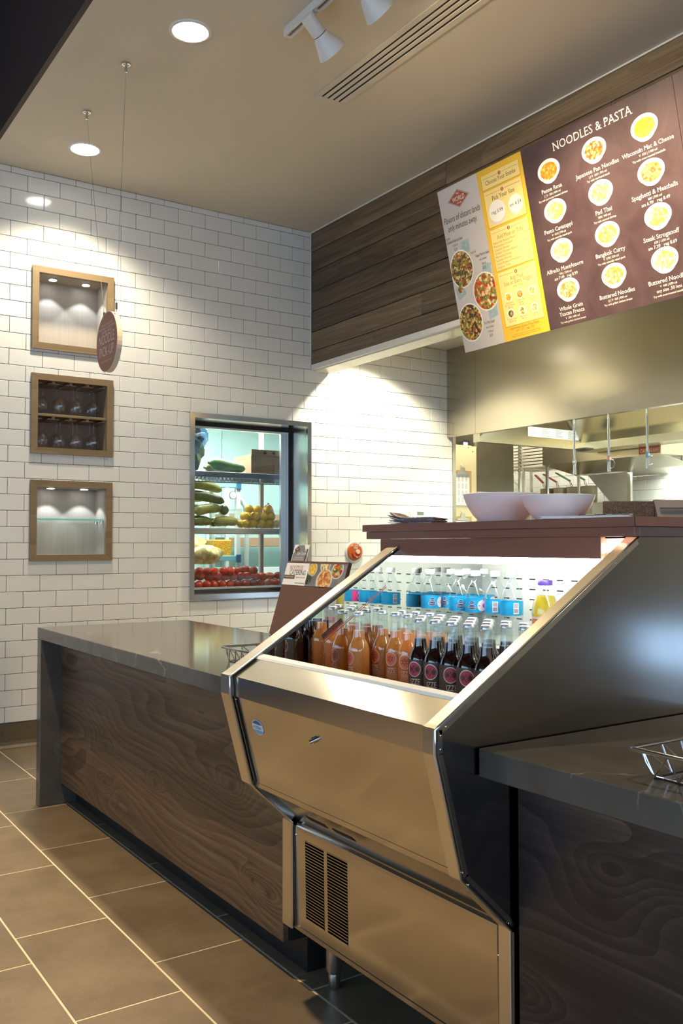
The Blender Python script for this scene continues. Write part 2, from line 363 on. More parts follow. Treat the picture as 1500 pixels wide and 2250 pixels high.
def project(p):
    v = Vector(p) - CAM_P; d = v.dot(CAM_F)
    if d < .1: return None
    return 750 + FPX * v.dot(CAM_R) / d, 1125 - FPX * v.dot(CAM_U) / d, d
def hits(p, boxes):
    o = CAM_P; d = Vector(p) - o
    for b in boxes:
        t0, t1 = 0, .995
        for i in range(3):
            if abs(d[i]) < 1e-9: continue
            a, c = (b[2 * i] - o[i]) / d[i], (b[2 * i + 1] - o[i]) / d[i]
            t0 = max(t0, min(a, c)); t1 = min(t1, max(a, c))
        if t0 < t1: return True
    return False
OCC = [(1.268, 2.06, 2.35, 4.6, 0, .86), (1.3, 2.2, 1.4, 2.34, 0, 1.2), (1.75, 2.3, 1.4, 2.47, 1.0, 1.33), (3.706, 3.87, 0, 5.96, 2.62, 3.7)]
# ---- floor
b = MB().box(-4, 8, -4.5, 8.4, -.06, -.0012); fl = b.build('floor', M['floor_grout'], kind='structure')
PX, PY, X0 = .308, .6165, 1.403
bt = MB().box(-PX / 2 + .0028, PX / 2 - .0028, -PY / 2 + .0028, PY / 2 - .0028, -.006, 0, .0015)
tile_me = None; rest = MB()
for c in range(-18, 21):
    xa = X0 + PX * (c - 1); y_off = 4.512 - .2055 * (-c)   # one-third stagger
    y_off = 4.512 + .2055 * c
    y_off = y_off - math.floor((y_off + 4.5) / PY) * PY - PY
    k = 0
    while y_off + k * PY < 5.95:
        ya = y_off + k * PY; k += 1
        y0, y1 = max(ya, -4.45), min(ya + PY, 5.955)
        if y1 - y0 < .02: continue
        cx, cy = xa + PX / 2, (y0 + y1) / 2
        p = project((cx, cy, 0)); near = -1.3 < cx < 1.75 and .2 < cy
        if near:
            if y1 - y0 > PY - .001:
                if tile_me is None:
                    o = bt.build('floor_tile', M['floor'], fl, local=True); tile_me = o.data
                else: o = put('floor_tile', tile_me, fl)
                o.location = Vector((cx, cy, 0)) - OFF[fl.name]
            else: MB().box(xa + .0022, xa + PX - .0022, y0 + .0022, y1 - .0022, -.006, 0, .0015).build('floor_tile', M['floor'], fl)
        else: rest.box(xa + .0022, xa + PX - .0022, y0 + .0022, y1 - .0022, -.006, 0)
rest.build('distant_floor_tiles', M['floor'], fl, kind='stuff')
# ---- back wall with subway tile
b = MB()
for r in sub_all((-4, 5.135, 0, 5.0), HOLES): b.box(r[0], r[1], D + .003, D + .10, r[2], r[3])
wb = b.build('wall_back', M['grout'], kind='structure')
P_, Q_, XT0, ZT0 = .1032, .20921, 1.4472, 3.658
cand = []; full_me = None
def tilemb(r, b=.0022): return MB().box(r[0], r[1], D - .004, D + .004, r[2], r[3], b)
for k in range(-1, 35):
    z1 = ZT0 - k * P_; z0 = z1 - P_
    z1 = min(z1, 3.699); z0 = max(z0, .153)
    off = .5 * ((k + 1) % 2)
    for i in range(-14, 19):
        xa = XT0 + (i + off) * Q_; r = (max(xa + .0013, -.33), min(xa + Q_ - .0013, 5.134), z0 + .0013, z1 - .0013)
        if r[1] - r[0] < .012: continue
        for q in sub_all(r, HOLES):
            fullq = abs(q[1] - q[0] - Q_ + .0026) < 1e-5 and abs(q[3] - q[2] - P_ + .0026) < 1e-5
            c = ((q[0] + q[1]) / 2, D, (q[2] + q[3]) / 2); p = project(c)
            vis = p and -40 < p[0] < 1540 and -40 < p[1] < 2290 and not hits(c, OCC)
            cand.append(((q[1] - q[0]) * (q[3] - q[2]) / p[2] ** 2 if vis else 0, q, fullq, c))
cand.sort(key=lambda t: -t[0])
rest = MB()
for n, (a, q, fullq, c) in enumerate(cand):
    if n < 300 and a > 0:
        if fullq:
            if full_me is None:
                h = (q[1] - q[0]) / 2; w = (q[3] - q[2]) / 2
                full_me = MB().box(-h, h, -.004, .004, -w, w, .0022).build('subway_tile', M['tile'], wb, local=True); o = full_me; full_me = o.data
            else: o = put('subway_tile', full_me, wb)
            o.location = Vector(c) - OFF[wb.name]
        else: tilemb(q).build('subway_tile', M['tile'], wb)
    else: rest.box(q[0], q[1], D - .004, D + .004, q[2], q[3], .0022)
rest.build('remaining_subway_tiles', M['tile'], wb, kind='stuff')
bb = MB()
bb.prism([(D - .013, .153), (D + .003, .153), (D + .003, 0), (D - .06, 0), (D - .034, .004), (D - .018, .018), (D - .013, .04)], 'X', -4, 2.0)
bb.prism([(D - .013, .153), (D + .003, .153), (D + .003, 0), (D - .013, 0)], 'X', 2.0, 5.13)
bs = MB()
for i in range(-20, 8):
    x = 1.32 + i * PX * 2
    bs.box(x, x + .004, D - .0135, D - .012, .0, .153)
bo = bb.build('baseboard_back', M['base_tile'], kind='structure'); MB().box(-4, 5.13, D - .014, D - .004, .153, .158).build('cap_strip', M['grout'], bo)
# corner guard at the end of the tiled wall
MB().box(5.135, 5.172, D - .006, D + .10, 0, 2.94).build('trim_1', M['steel_z'], kind='structure')
# ---- other walls
b = MB()
WR = [(-3.2, -1.2), (-.7, 1.3), (1.8, 3.8)]
for r in sub_all((-4, 8, 0, 5.0), [(a, c, .6, 2.9) for a, c in WR]): b.box(r[0], r[1], -4.6, -4.5, r[2], r[3])
b.build('wall_front', M['drywall'], kind='structure')
for i, (a, c) in enumerate(WR):
    fr = MB()
    for q in ((a, c, .6, .66), (a, c, 2.84, 2.9), (a, a + .06, .66, 2.84), (c - .06, c, .66, 2.84), ((a + c) / 2 - .025, (a + c) / 2 + .025, .66, 2.84)): fr.box(q[0], q[1], -4.58, -4.48, q[2], q[3])
    fo = fr.build('window_%d' % (i + 2), M['dark_paint'], kind='structure'); MB().box(a + .06, c - .06, -4.545, -4.54, .66, 2.84).build('pane', M['glass'], fo)
b = MB(); WL = [(-3.2, -.8), (-.6, 1.8), (2.0, 4.4)]
for r in sub_all((-4.5, D, 0, 5), [(a, c, .6, 2.8) for a, c in WL]): b.box(-4.1, -4, r[0], r[1], r[2], r[3])
b.build('wall_left', M['drywall'], kind='structure')
for i, (a, c) in enumerate(WL):
    fr = MB()
    for q in ((a, c, .6, .66), (a, c, 2.74, 2.8), (a, a + .06, .66, 2.74), (c - .06, c, .66, 2.74), ((a + c) / 2 - .025, (a + c) / 2 + .025, .66, 2.74)): fr.box(-4.08, -3.98, q[0], q[1], q[2], q[3])
    fo = fr.build('window_%d' % (i + 6), M['dark_paint'], kind='structure'); MB().box(-4.045, -4.04, a + .06, c - .06, .66, 2.74).build('pane', M['glass'], fo)
b = MB()
for r in sub_all((-4.5, 8.4, 0, 5), [(-3.25, -1.2, .06, .50)]): b.box(7.604, 7.7, r[0], r[1], r[2], r[3])
b.build('wall_right', M['drywall'], kind='structure')
d1 = MB().box(-2.2, -.35, D - .03, D - .006, 0, 2.25).build('added_door', plain('added_door_slate', (.085, .115, .16), .4), kind='structure')  # unseen door added as the slate tone mirrored in the cooler's bumper band
for x in (-1.35, -1.20): MB().tube([(x, D - .03, .9), (x, D - .075, .93), (x, D - .075, 1.25), (x, D - .03, 1.28)], .012, 8).build('door_handle', M['steel_z'], d1)
fr = MB()
for q in ((-3.25, -1.2, .06, .09), (-3.25, -1.2, .47, .50), (-3.25, -3.22, .09, .47), (-1.23, -1.2, .09, .47)): fr.box(7.62, 7.68, q[0], q[1], q[2], q[3])
fo = fr.build('window_5', M['dark_paint'], kind='structure'); MB().box(7.645, 7.65, -3.22, -1.23, .09, .47).build('pane', M['glass'], fo)  # unseen low window, added for the blue reflection on the cooler side
MB().box(5.05, 7.6, 8.3, 8.4, 0, 2.94).build('wall_kitchen', M['soffit'], kind='structure')
MB().box(5.05, 5.134, D + .10, 8.4, 0, 2.94).build('wall_partition', M['soffit'], kind='structure')
# kitchen tile on the far right wall
wr = bpy.data.objects['wall_right']; kt = MB()
tm = None
for k in range(0, 26):
    z1 = 3.0 - k * P_ + .053; z0 = z1 - P_
    for i in range(0, 26):
        ya = 4.0 + (i + .5 * (k % 2)) * Q_ + .10; cy, cz = ya + Q_ / 2, (z0 + z1) / 2
        p = project((7.6, cy, cz))
        if p and 1180 < p[0] < 1560 and 1010 < p[1] < 1130:
            if tm is None:
                o = MB().box(-.004, .004, -Q_ / 2 + .0012, Q_ / 2 - .0012, -P_ / 2 + .0012, P_ / 2 - .0012, .002).build('kitchen_tile', M['tile'], wr, local=True); tm = o.data
            else: o = put('kitchen_tile', tm, wr)
            o.location = Vector((7.6, cy, cz)) - OFF[wr.name]
        else: kt.box(7.596, 7.604, ya + .0012, ya + Q_ - .0012, z0 + .0012, z1 - .0012)
kt.build('remaining_kitchen_tiles', M['tile'], wr, kind='stuff')
# ---- ceilings
ce = MB().box(1.297, 3.87, -4.5, D + .1, 3.70, 3.76).build('ceiling', M['ceil'], kind='structure')
MB().box(1.27, 1.297, -4.5, D + .1, 3.70, 5.0).build('trim_2', M['dark_paint'], kind='structure')
MB().box(-4, 8, -4.5, D + .1, 5.0, 5.1).build('ceiling_dining', M['dark_paint'], kind='structure')
MB().box(3.87, 7.604, -4.5, 8.4, 2.942, 3.0).build('ceiling_kitchen', M['soffit'], kind='structure')
# ---- plank fascia over the counter
fa = MB().box(3.728, 3.868, -4.5, D - .002, 2.66, 3.698).build('wall_fascia', M['dark_paint'], kind='structure')
zs = [2.660, 2.764, 2.914, 3.075, 3.228, 3.384, 3.540, 3.697]
for i in range(7):
    ends = [D - .003]; y = D
    ends += {6: [4.352, 1.9], 5: [3.05, .6], 4: [4.9, 2.2], 3: [4.05, 1.2], 2: [5.3, 2.9, .3], 1: [4.6, 1.6], 0: [3.6, .9]}[i] + [-4.5]
    for a, c in zip(ends[:-1], ends[1:]):
        x = 3.706 + random.uniform(0, .003)
        MB().box(x, 3.728, c + .0008, a - .0008, zs[i] + .0022, zs[i + 1] - .0022, .0024).build('plank', M['plank'], fa)
MB().box(3.702, 3.706, -4.5, D - .004, 3.688, 3.698).box(3.700, 3.704, D - .012, D - .004, 2.62, 3.69).build('trim_3', M['white_trim'], kind='structure')
MB().box(3.700, 3.728, -4.5, D - .005, 2.62, 2.660, .002).build('trim_4', M['white_trim'], kind='structure')
MB().box(3.728, 3.872, -4.5, D - .005, 2.612, 2.657).build('trim_5', M['soffit'], kind='structure')
MB().box(3.868, 3.875, -4.5, D - .005, 2.62, 2.942).build('trim_6', M['soffit'], kind='structure')
# ---- ceiling fixtures
def downlight(x, y, z, label, energy, spot, blend, color, group=None, r=.083, lens='lens'):
    t = thing('recessed_downlight', label, 'ceiling light', (x, y, z), group)
    n = 32; ring = MB(); vs = []
    for rr, zz in ((r, -.001), (r, -.006), (r + .004, -.008), (r + .016, -.006), (r + .018, -.0005)):
        vs += [(x + rr * math.cos(2 * PI * k / n), y + rr * math.sin(2 * PI * k / n), z + zz) for k in range(n)]
    ring.add(vs, [(j * n + k, j * n + (k + 1) % n, (j + 1) * n + (k + 1) % n, (j + 1) * n + k) for j in range(4) for k in range(n)], 0, True)
    ring.build('trim_ring', M['white_trim'], t)
    MB().lathe([(r, 0), (r - .002, -.003)], (x, y, z - .0015), 32).build('lens', M[lens], t)
    if energy: lamp('downlight_lamp', 'SPOT', (x, y, z - .03), energy, color, aim=(x, y, 0), spot_size=spot, spot_blend=blend, shadow_soft_size=.06)
downlight(1.76, 3.909, 3.70, 'round recessed ceiling light between the hanging sign wires and the track light', 110, 1.9, .8, WARM)
downlight(1.76, 5.452, 3.70, 'round recessed ceiling light close to the white tiled wall', 80, 2.2, .6, (1, .90, .70))
# ---- track lighting
TX = 2.135
t = thing('track_light', 'white ceiling track carrying a row of white cone spotlights', 'track light', (TX, 3.0, 3.66))
b = MB().box(TX - .020, TX - .010, -.5, 3.63, 3.66, 3.70).box(TX + .010, TX + .020, -.5, 3.63, 3.66, 3.70).box(TX - .01, TX + .01, -.5, 3.63, 3.69, 3.70).box(TX - .02, TX + .02, 3.63, 3.645, 3.66, 3.70, .001)
b.build('track', M['white_trim'], t); MB().box(TX - .004, TX + .004, -.5, 3.60, 3.684, 3.69).build('conductor_groove', M['black'], t)
def track_head(y, aim, e):
    piv = Vector((TX, y, 3.645)); ctr = Vector((TX + .012, y - .005, 3.600)); d = (Vector(aim) - ctr).normalized()
    b = MB(); b.cyl((TX, y, 3.675), piv, .018, n=14); b.box(TX - .012, TX + .012, y - .04, y + .04, 3.660, 3.678, .003); b.tube([piv, ctr + Vector((0, 0, .01))], .013, 10)
    b.cyl(ctr - d * .065, ctr + d * .030, .034, n=24); arm = b.build('spot_body', M['white_trim'], t)
    MB().cyl(ctr + d * .0302, ctr + d * .034, .033, n=24).build('seam', M['black'], arm)
    q = d.orthogonal().normalized(); s = d.cross(q); vs = []; n = 28
    for r, a in ((.034, .033), (.070, .125), (.0675, .126), (.030, .0335)):
        vs += [ctr + d * a + (q * math.cos(2 * PI * k / n) + s * math.sin(2 * PI * k / n)) * r for k in range(n)]
    b = MB(); b.add(vs, [(j * n + k, j * n + (k + 1) % n, (j + 1) * n + (k + 1) % n, (j + 1) * n + k) for j in range(3) for k in range(n)], 0, True); b.build('cone_shade', M['white_trim'], t)
    MB().cyl(ctr + d * .070, ctr + d * .073, .034, n=20).build('bulb', M['bulb'], t)
    lamp('track_lamp', 'SPOT', ctr + d * .13, e, WARM, aim=aim, spot_size=.98, spot_blend=1.0, shadow_soft_size=.03)
for y, aim, e in ((3.42, (3.63, 3.66, 2.56), 30), (3.06, (3.65, 3.20, 2.60), 100), (2.70, (3.63, 2.90, 2.70), 165), (2.34, (3.62, 2.40, 2.70), 125)): track_head(y, aim, e)
# ---- linear slot diffuser in the ceiling
t = thing('slot_air_vent', 'long tan linear ceiling vent with four black slots', 'air vent', (2.67, 2.8, 3.70))
x0, x1, ya, yb = 2.575, 2.765, 1.2, 4.12
b = MB(); b.box(x0, x1, yb - .03, yb, 3.694, 3.6995, .0015)
w = [x0, x0 + .040]; slots = []
x = x0 + .034
for i in range(4): slots.append((x, x + .0135)); x += .0135 + .0225
edges = [x0] + [v for s in slots for v in s] + [x1]
b.box(x0, slots[0][0], ya, yb - .03, 3.694, 3.6995, .0015).box(slots[3][1], x1, ya, yb - .03, 3.694, 3.6995, .0015); b.build('vent_frame', M['ceil'], t)
for i in range(3): MB().box(slots[i][1], slots[i + 1][0], ya, yb - .03, 3.695, 3.6995, .001).build('slot_bar', M['ceil'], t)
MB().box(slots[0][0], slots[3][1], ya, yb - .03, 3.6985, 3.6998).build('slot_cavity', M['void'], t)
# ---- wall niches with golden timber frames
def niche(i, label):
    z0, z1 = NICHES[i]; t = thing('wall_niche', label, 'niche', ((NX0 + NX1) / 2, D, z0), 'framed niches in the tiled wall')
    w = .042; y0, y1 = D - .024, D + .01
    ox0, ox1, oz0, oz1 = NX0, NX1, z0, z1; ix0, ix1, iz0, iz1 = NX0 + w, NX1 - w, z0 + w, z1 - w
    for poly, ax in ((((ox0, oz1), (ox1, oz1), (ix1, iz1), (ix0, iz1)), 0), (((ox0, oz0), (ix0, iz0), (ix1, iz0), (ox1, oz0)), 0), (((ox0, oz0), (ox0, oz1), (ix0, iz1), (ix0, iz0)), 1), (((ox1, oz0), (ix1, iz0), (ix1, iz1), (ox1, oz1)), 1)):
        MB().prism(poly, 'Y', y0, y1).build('frame_rail', M['frame_wood'], t)
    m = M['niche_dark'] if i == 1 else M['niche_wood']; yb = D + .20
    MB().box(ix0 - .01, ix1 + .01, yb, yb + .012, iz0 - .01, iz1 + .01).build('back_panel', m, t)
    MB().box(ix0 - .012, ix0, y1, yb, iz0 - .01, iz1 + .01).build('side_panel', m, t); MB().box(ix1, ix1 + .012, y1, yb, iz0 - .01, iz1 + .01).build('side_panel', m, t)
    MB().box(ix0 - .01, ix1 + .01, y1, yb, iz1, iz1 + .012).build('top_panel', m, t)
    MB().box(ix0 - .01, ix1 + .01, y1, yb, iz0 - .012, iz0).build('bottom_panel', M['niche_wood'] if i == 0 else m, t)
    if i != 1:
        for fx in (.27, .76):
            x = ix0 + (ix1 - ix0) * fx; y = D + .105
            p = MB().cyl((x, y, iz1 - .004), (x, y, iz1), .032, n=20).build('puck_light', M['alum'], t)
            MB().cyl((x, y, iz1 - .006), (x, y, iz1 - .0035), .024, n=20).build('lens', M['puck'], p)
            lamp('puck_lamp', 'SPOT', (x, y, iz1 - .012), 3.0 if i == 0 else 3.2, (.76, .89, 1), aim=(x, y, 0), spot_size=1.55, spot_blend=.2, shadow_soft_size=.012)
    return t, ix0, ix1, iz0, iz1
niche(0, 'empty wood framed niche lit by two small lights, topmost of the three')
t, ix0, ix1, iz0, iz1 = niche(1, 'wood framed niche holding hanging wine glasses, middle of the three')
zm = iz0 + .205
MB().box(ix0, ix1, D - .006, D + .20, zm, zm + .017, .002).build('shelf', M['frame_wood'], t)
XS = [ix0 + .052 + k * .113 for k in range(4)]
def rack(zt):
    for k in range(5):
        x = ix0 + k * .113 - .004
        p = [(x - .038, zt - .012), (x - .012, zt - .002), (x - .012, zt), (x + .012, zt), (x + .012, zt - .002), (x + .038, zt - .012), (x + .038, zt - .016), (x, zt - .010), (x - .038, zt - .016)]
        p = [(max(ix0 + .001, min(ix1 - .001, a)), c) for a, c in p]
        if max(a for a, c in p) - min(a for a, c in p) > .03:
            MB().box(max(ix0 + .001, x - .036), min(ix1 - .001, x + .036), D + .01, D + .19, zt - .017, zt - .012).box(max(ix0 + .001, x - .009), min(ix1 - .001, x + .009), D + .01, D + .19, zt - .012, zt).build('glass_hanger', M['niche_dark'], t)
rack(iz1); rack(zm)
# ---- stemware hanging upside down by the foot
prof_b = [(.0335, 0), (.0335, -.0015), (.006, -.007), (.0036, -.014), (.0034, -.072), (.006, -.082), (.021, -.094), (.033, -.112), (.0372, -.132), (.0355, -.152), (.031, -.172), (.0298, -.172), (.0345, -.151), (.036, -.132), (.0318, -.113), (.020, -.096), (.004, -.086)]
wg = None; ordn = ['leftmost', 'second', 'third', 'rightmost']
for zt, rn in ((iz1 - .0105, 'upper'), (zm - .0105, 'lower')):
    for row, y in (('front', D + .055), ('back', D + .14)):
        for k, x in enumerate(XS):
            lab = '%s upside-down wine glass, %s row, %s shelf of the framed niche' % (ordn[k], row, rn)
            if wg is None:
                wg = thing('wine_glass', lab, 'wine glass', (x, y, zt), 'wine glasses hanging in the niche')
                MB().lathe([p for p in prof_b[:6]], (0, 0, 0), 20).build('stem', M['wineglass'], wg, local=True)
                MB().lathe([(r, z) for r, z in prof_b[5:]], (0, 0, 0), 22, capb=False, capt=False).build('bowl', M['wineglass'], wg, local=True)
            else: dup(wg, (x, y, zt), lab)
t, ix0, ix1, iz0, iz1 = niche(2, 'wood framed niche with a glass shelf and two small lights, lowest of the three')
zg = iz0 + .225
t2 = MB().box(ix0 + .002, ix1 - .002, D + .02, D + .19, zg, zg + .009, .001).build('glass_shelf', thinglass('green_shelf_glass', (.93, .985, .97), 2.2, 1.5, .05, (.6, 1, .9)), label='green edged glass shelf spanning the lowest framed niche', cat='shelf')
e = plain('aqua_glass_edge', (.25, .75, .68), .1); MB().box(ix0 + .002, ix1 - .002, D + .0185, D + .0205, zg, zg + .009).build('polished_edge', e, t2)
for y in (D + .04, D + .15): MB().cyl((ix1 - .001, y, zg - .006), (ix1 - .022, y, zg - .006), .005, n=10).cyl((ix1 - .012, y, zg - .02), (ix1 - .012, y, zg - .002), .006, n=10).build('shelf_support', M['steel_shiny'], t)
for y in (D + .04, D + .15): MB().cyl((ix0 + .001, y, zg - .006), (ix0 + .02, y, zg - .006), .005, n=10).build('shelf_support', M['steel_shiny'], t)
# ---- round hanging sign
SX, SY, SZ, SR = 1.613, 4.614, 2.333, .158
t = thing('hanging_sign', 'round red pick-up sign hung on two thin wires before the tiled wall', 'sign', (SX, SY, SZ - SR))
n = 48; M['sign_edge'] = plain('cream_sign_edge', (.72, .60, .50), .25); M['sign_red'] = plain('rust_red_print', (.36, .105, .052), .5, var=.05)
b = MB(); vs = []
for x in (SX, SX + .028): vs += [(x, SY + SR * math.cos(2 * PI * k / n), SZ + SR * math.sin(2 * PI * k / n)) for k in range(n)]
b.add(vs, [list(range(n)), list(range(n, 2 * n))] + [(k, (k + 1) % n, n + (k + 1) % n, n + k) for k in range(n)]); b.build('disc', M['sign_edge'], t)
O = (SX, SY, SZ); ux, uy = (0, -1, 0), (0, 0, 1)
MB().disc(O, ux, uy, 0, 0, SR - .003, SR - .003, .001, n=48).build('printed_face', M['sign_red'], t)
M['sign_text'] = plain('pink_sign_lettering', (.86, .60, .48), .5)
b = MB(); b.text('NOODLE', .075, O, ux, uy, 0, -.008, off=.0015, fit=.235).text('PICK-UP', .075, O, ux, uy, 0, -.072, off=.0015, fit=.215)
b.text('This line reserved for', .02, O, ux, uy, 0, .087, off=.0015, shear=.2).text('OUR SMART GUESTS WHO', .019, O, ux, uy, 0, .068, off=.0015).text('ORDERED AHEAD', .019, O, ux, uy, 0, .049, off=.0015).text('ONLINE \u2022 PHONE \u2022 MOBILE', .013, O, ux, uy, 0, -.105, off=.0015)
b.build('lettering', M['sign_text'], t)
for yb_, zb, yt in ((4.511, 2.505, 4.36), (4.698, 2.495, 4.971)):
    MB().tube([(SX + .014, yb_, zb), (SX, yt, 3.68)], .0011, 6).build('wire', M['wire'], t)
    MB().tube([(SX + .014, yb_, zb - .035), (SX + .014, yb_, zb - .02)], .002, 6).cyl((SX + .014, yb_, zb - .022), (SX + .014, yb_, zb + .012), .0055, n=10).build('wire_clasp', M['steel_z'], t)
    m = MB().cyl((SX, yt, 3.693), (SX, yt, 3.6995), .022, n=20).cyl((SX, yt, 3.655), (SX, yt, 3.693), .007, n=12).build('ceiling_mount', M['steel_z'], t)
    MB().cyl((SX - .012, yt, 3.6915), (SX - .012, yt, 3.6935), .003, n=8).cyl((SX + .012, yt, 3.6915), (SX + .012, yt, 3.6935), .003, n=8).build('mount_screw', M['black'], m)
# ---- menu board
BO = Vector((3.69, 4.158, 2.437)); BX = Vector((0, -1, 0)); BV = Vector((3.474 - 3.69, 0, 3.378 - 2.437)); BH = BV.length; BV = BV / BH; BN = BX.cross(BV)
t = thing('menu_board', 'long tilted overhead menu board in white, yellow and dark purple panels', 'menu board', BO)
M['mb_white'] = plain('menu_grey_white', (.50, .47, .47), .5, var=.04, nscale=2); M['mb_yel'] = plain('menu_yellow', (.70, .43, .035), .5, var=.03)
M['mb_card'] = plain('menu_cream_card', (.78, .62, .24), .5, var=.02); M['mb_shadow'] = plain('menu_card_border', (.50, .29, .02), .5)
tt = NT('menu_dark_purple'); tt.set(rough=.42)
cl = tt.noise(tt.coord(), 4, 5, .6, .8); tt.l(tt.ramp(cl, [(.3, (.036, .019, .024)), (.7, (.080, .047, .058))]), 'Base Color'); M['mb_dark'] = tt.m
M['mb_ink'] = plain('menu_dark_ink', (.05, .035, .03), .6); M['mb_brown'] = plain('menu_brown_ink', (.30, .17, .05), .6); M['mb_rust'] = plain('menu_rust_ink', (.32, .07, .03), .6); M['mb_pale'] = plain('menu_pale_ink', (.82, .78, .70), .6)
M['bowlprint'] = plain('printed_white_bowl', (.78, .76, .72), .5, var=.03); M['bowlshade'] = plain('printed_bowl_side', (.62, .58, .55), .5)
M['napkin_blue'] = plain('printed_blue_napkin', (.30, .40, .43), .6, var=.15, nscale=30)
for a, c, m, nm in ((0, .3435, 'mb_white', 'white_panel'), (.3435, .692, 'mb_yel', 'yellow_panel'), (.692, 1.639, 'mb_dark', 'dark_panel'), (1.639, 2.6, 'mb_dark', 'dark_panel')):
    MB().slab(BO, BX, BV, a + .0004, c - .0004, 0, BH, .022 if a < 1.6 else .020, off=-.022).build(nm, M[m], t)
MB().slab(BO, BX, BV, .02, 2.55, BH - .10, BH - .06, .03, off=-.055).slab(BO, BX, BV, .02, 2.55, .05, .09, .02, off=-.042).build('mounting_rail', M['black'], t)
for u in (.25, 1.2, 2.2): MB().tube([BO + BX * u + BV * (BH - .08) - BN * .05, (3.712, BO.y - u, 3.36)], .008, 8).build('support_arm', M['black'], t)
G = lambda r, g, b_: srgb(r, g, b_)
SALAD = [G(70, 90, 30), G(120, 140, 45), G(160, 80, 40), G(205, 170, 110), G(95, 55, 35), G(225, 205, 150), G(60, 75, 25), G(190, 110, 30), G(140, 160, 60)]
SALAD2 = [G(200, 70, 25), G(120, 140, 50), G(230, 205, 150), G(220, 120, 40), G(240, 220, 180), G(175, 45, 20), G(150, 165, 70), G(90, 105, 40)]
SALAD3 = [G(190, 170, 60), G(120, 120, 40), G(90, 45, 35), G(220, 200, 130), G(150, 140, 60), G(235, 190, 60), G(70, 40, 30), G(180, 80, 40)]
PASTA = {'penne': [G(225, 150, 45), G(240, 180, 70), G(205, 120, 30), G(235, 190, 90), G(200, 150, 40)], 'pan': [G(200, 120, 50), G(225, 160, 90), G(160, 90, 35), G(150, 160, 70), G(240, 210, 170)], 'mac': [G(240, 190, 50), G(250, 210, 90), G(235, 175, 40)], 'meat': [G(235, 180, 100), G(190, 100, 50), G(240, 200, 130), G(215, 140, 70)], 'pale': [G(225, 205, 120), G(240, 225, 160), G(190, 175, 90), G(245, 235, 190)], 'curry': [G(235, 215, 150), G(200, 160, 90), G(245, 230, 180), G(150, 150, 80)]}
FM = {k: food('pasta_' + k, v, 85) for k, v in PASTA.items()}
FM['s1'] = food('salad_dark', SALAD, 75); FM['s2'] = food('salad_orange', SALAD2, 70); FM['s3'] = food('salad_yellow', SALAD3, 75)
def clampdisc(u, v, ru, rv, off, u0=None, u1=None, rot=0, n=30):
    P = []
    for i in range(n):
        a = 2 * PI * i / n; x = ru * math.cos(a); y = rv * math.sin(a); uu = u + x * math.cos(rot) - y * math.sin(rot); w = v + x * math.sin(rot) + y * math.cos(rot)
        if u0 is not None: uu = max(u0, uu)
        if u1 is not None: uu = min(u1, uu)
        P.append(BO + BX * uu + BV * w + BN * off)
    return P
def bowl_pic(u, v, ru, rv, mat, u0=None, u1=None, big=False):
    b = MB()
    if not big:
        b.add(clampdisc(u, v - rv * .30, ru * .78, rv * .86, .0004, u0, u1), [list(range(30))], 1); b.add(clampdisc(u, v - rv * .12, ru * .93, rv * .92, .0006, u0, u1), [list(range(30))], 1)
    b.add(clampdisc(u, v, ru, rv, .0008, u0, u1), [list(range(30))], 0)
    k = .93 if big else .76
    b.add(clampdisc(u, v - (0 if big else rv * .05), ru * k, rv * k, .0012, u0, u1), [list(range(30))], 2)
    b.build('bowl_picture', [M['bowlprint'], M['bowlshade'], mat], t)
# white panel
for (u, v, ang) in ((.155, .60, .1), (.30, .43, -.15), (.055, .36, .4), (.29, .195, .2)):
    MB().add(clampdisc(u, v, .058, .05, .0002, .002, .3425, ang + .7, 4), [list(range(4))]).build('napkin_picture', M['napkin_blue'], t)
bowl_pic(.096, .484, .100, .112, FM['s1'], .001, .3425, True); bowl_pic(.262, .314, .104, .112, FM['s2'], .001, .3425, True); bowl_pic(.094, .166, .103, .114, FM['s3'], .001, .3425, True)
bowl_pic(.056, .372, .022, .024, FM['s1'], .001, .3425, True)
b = MB(); O = BO
dia = lambda k, off: [BO + BX * (.169 + k * a) + BV * (.880 + k * c) + BN * off for a, c in ((-.084, 0), (0, -.047), (.084, 0), (0, .047))]
b.add(dia(1.12, .0003), [[0, 1, 2, 3]], 1); b.add(dia(1.07, .0005), [[0, 1, 2, 3]], 2); b.add(dia(1.0, .0007), [[0, 1, 2, 3]], 0); b.build('world_tour_badge', [M['mb_rust'], M['mb_ink'], M['mb_white']], t)
b = MB(); b.text('WORLD', .040, O, BX, BV, .169, .866, fit=.105, off=.001).text('NC', .018, O, BX, BV, .169, .903, off=.001).text('TOUR', .015, O, BX, BV, .169, .848, off=.001); b.build('badge_lettering', M['mb_pale'], t)
b = MB(); b.text('Flavors of distant lands', .052, O, BX, BV, .17, .765, fit=.315, shear=.15).text('only minutes away.', .052, O, BX, BV, .165, .715, fit=.255, shear=.15)
b.build('slogan_lettering', M['mb_ink'], t)
for u, v, ls in ((.075, .650, ('Chicken Veracruz Salad', 'V 600 cal', '8.29')), (.283, .518, ('Napa Market Salad', 'with Chicken', '520 cal', '8.29')), (.245, .130, ('The Med Salad', 'with Chicken', 'V 490 cal', '8.29'))):
    b = MB()
    for i, s_ in enumerate(ls): b.text(s_, .024 if i == 0 or i == len(ls) - 1 else .019, O, BX, BV, u, v - i * .026, sx=.62)
    b.build('salad_lettering', M['mb_ink'], t)
b = MB(); b.text('NEW', .020, O, BX, BV, .022, .672, off=.001).text('NEW', .020, O, BX, BV, .215, .545, off=.001); b.build('red_lettering', M['mb_rust'], t)
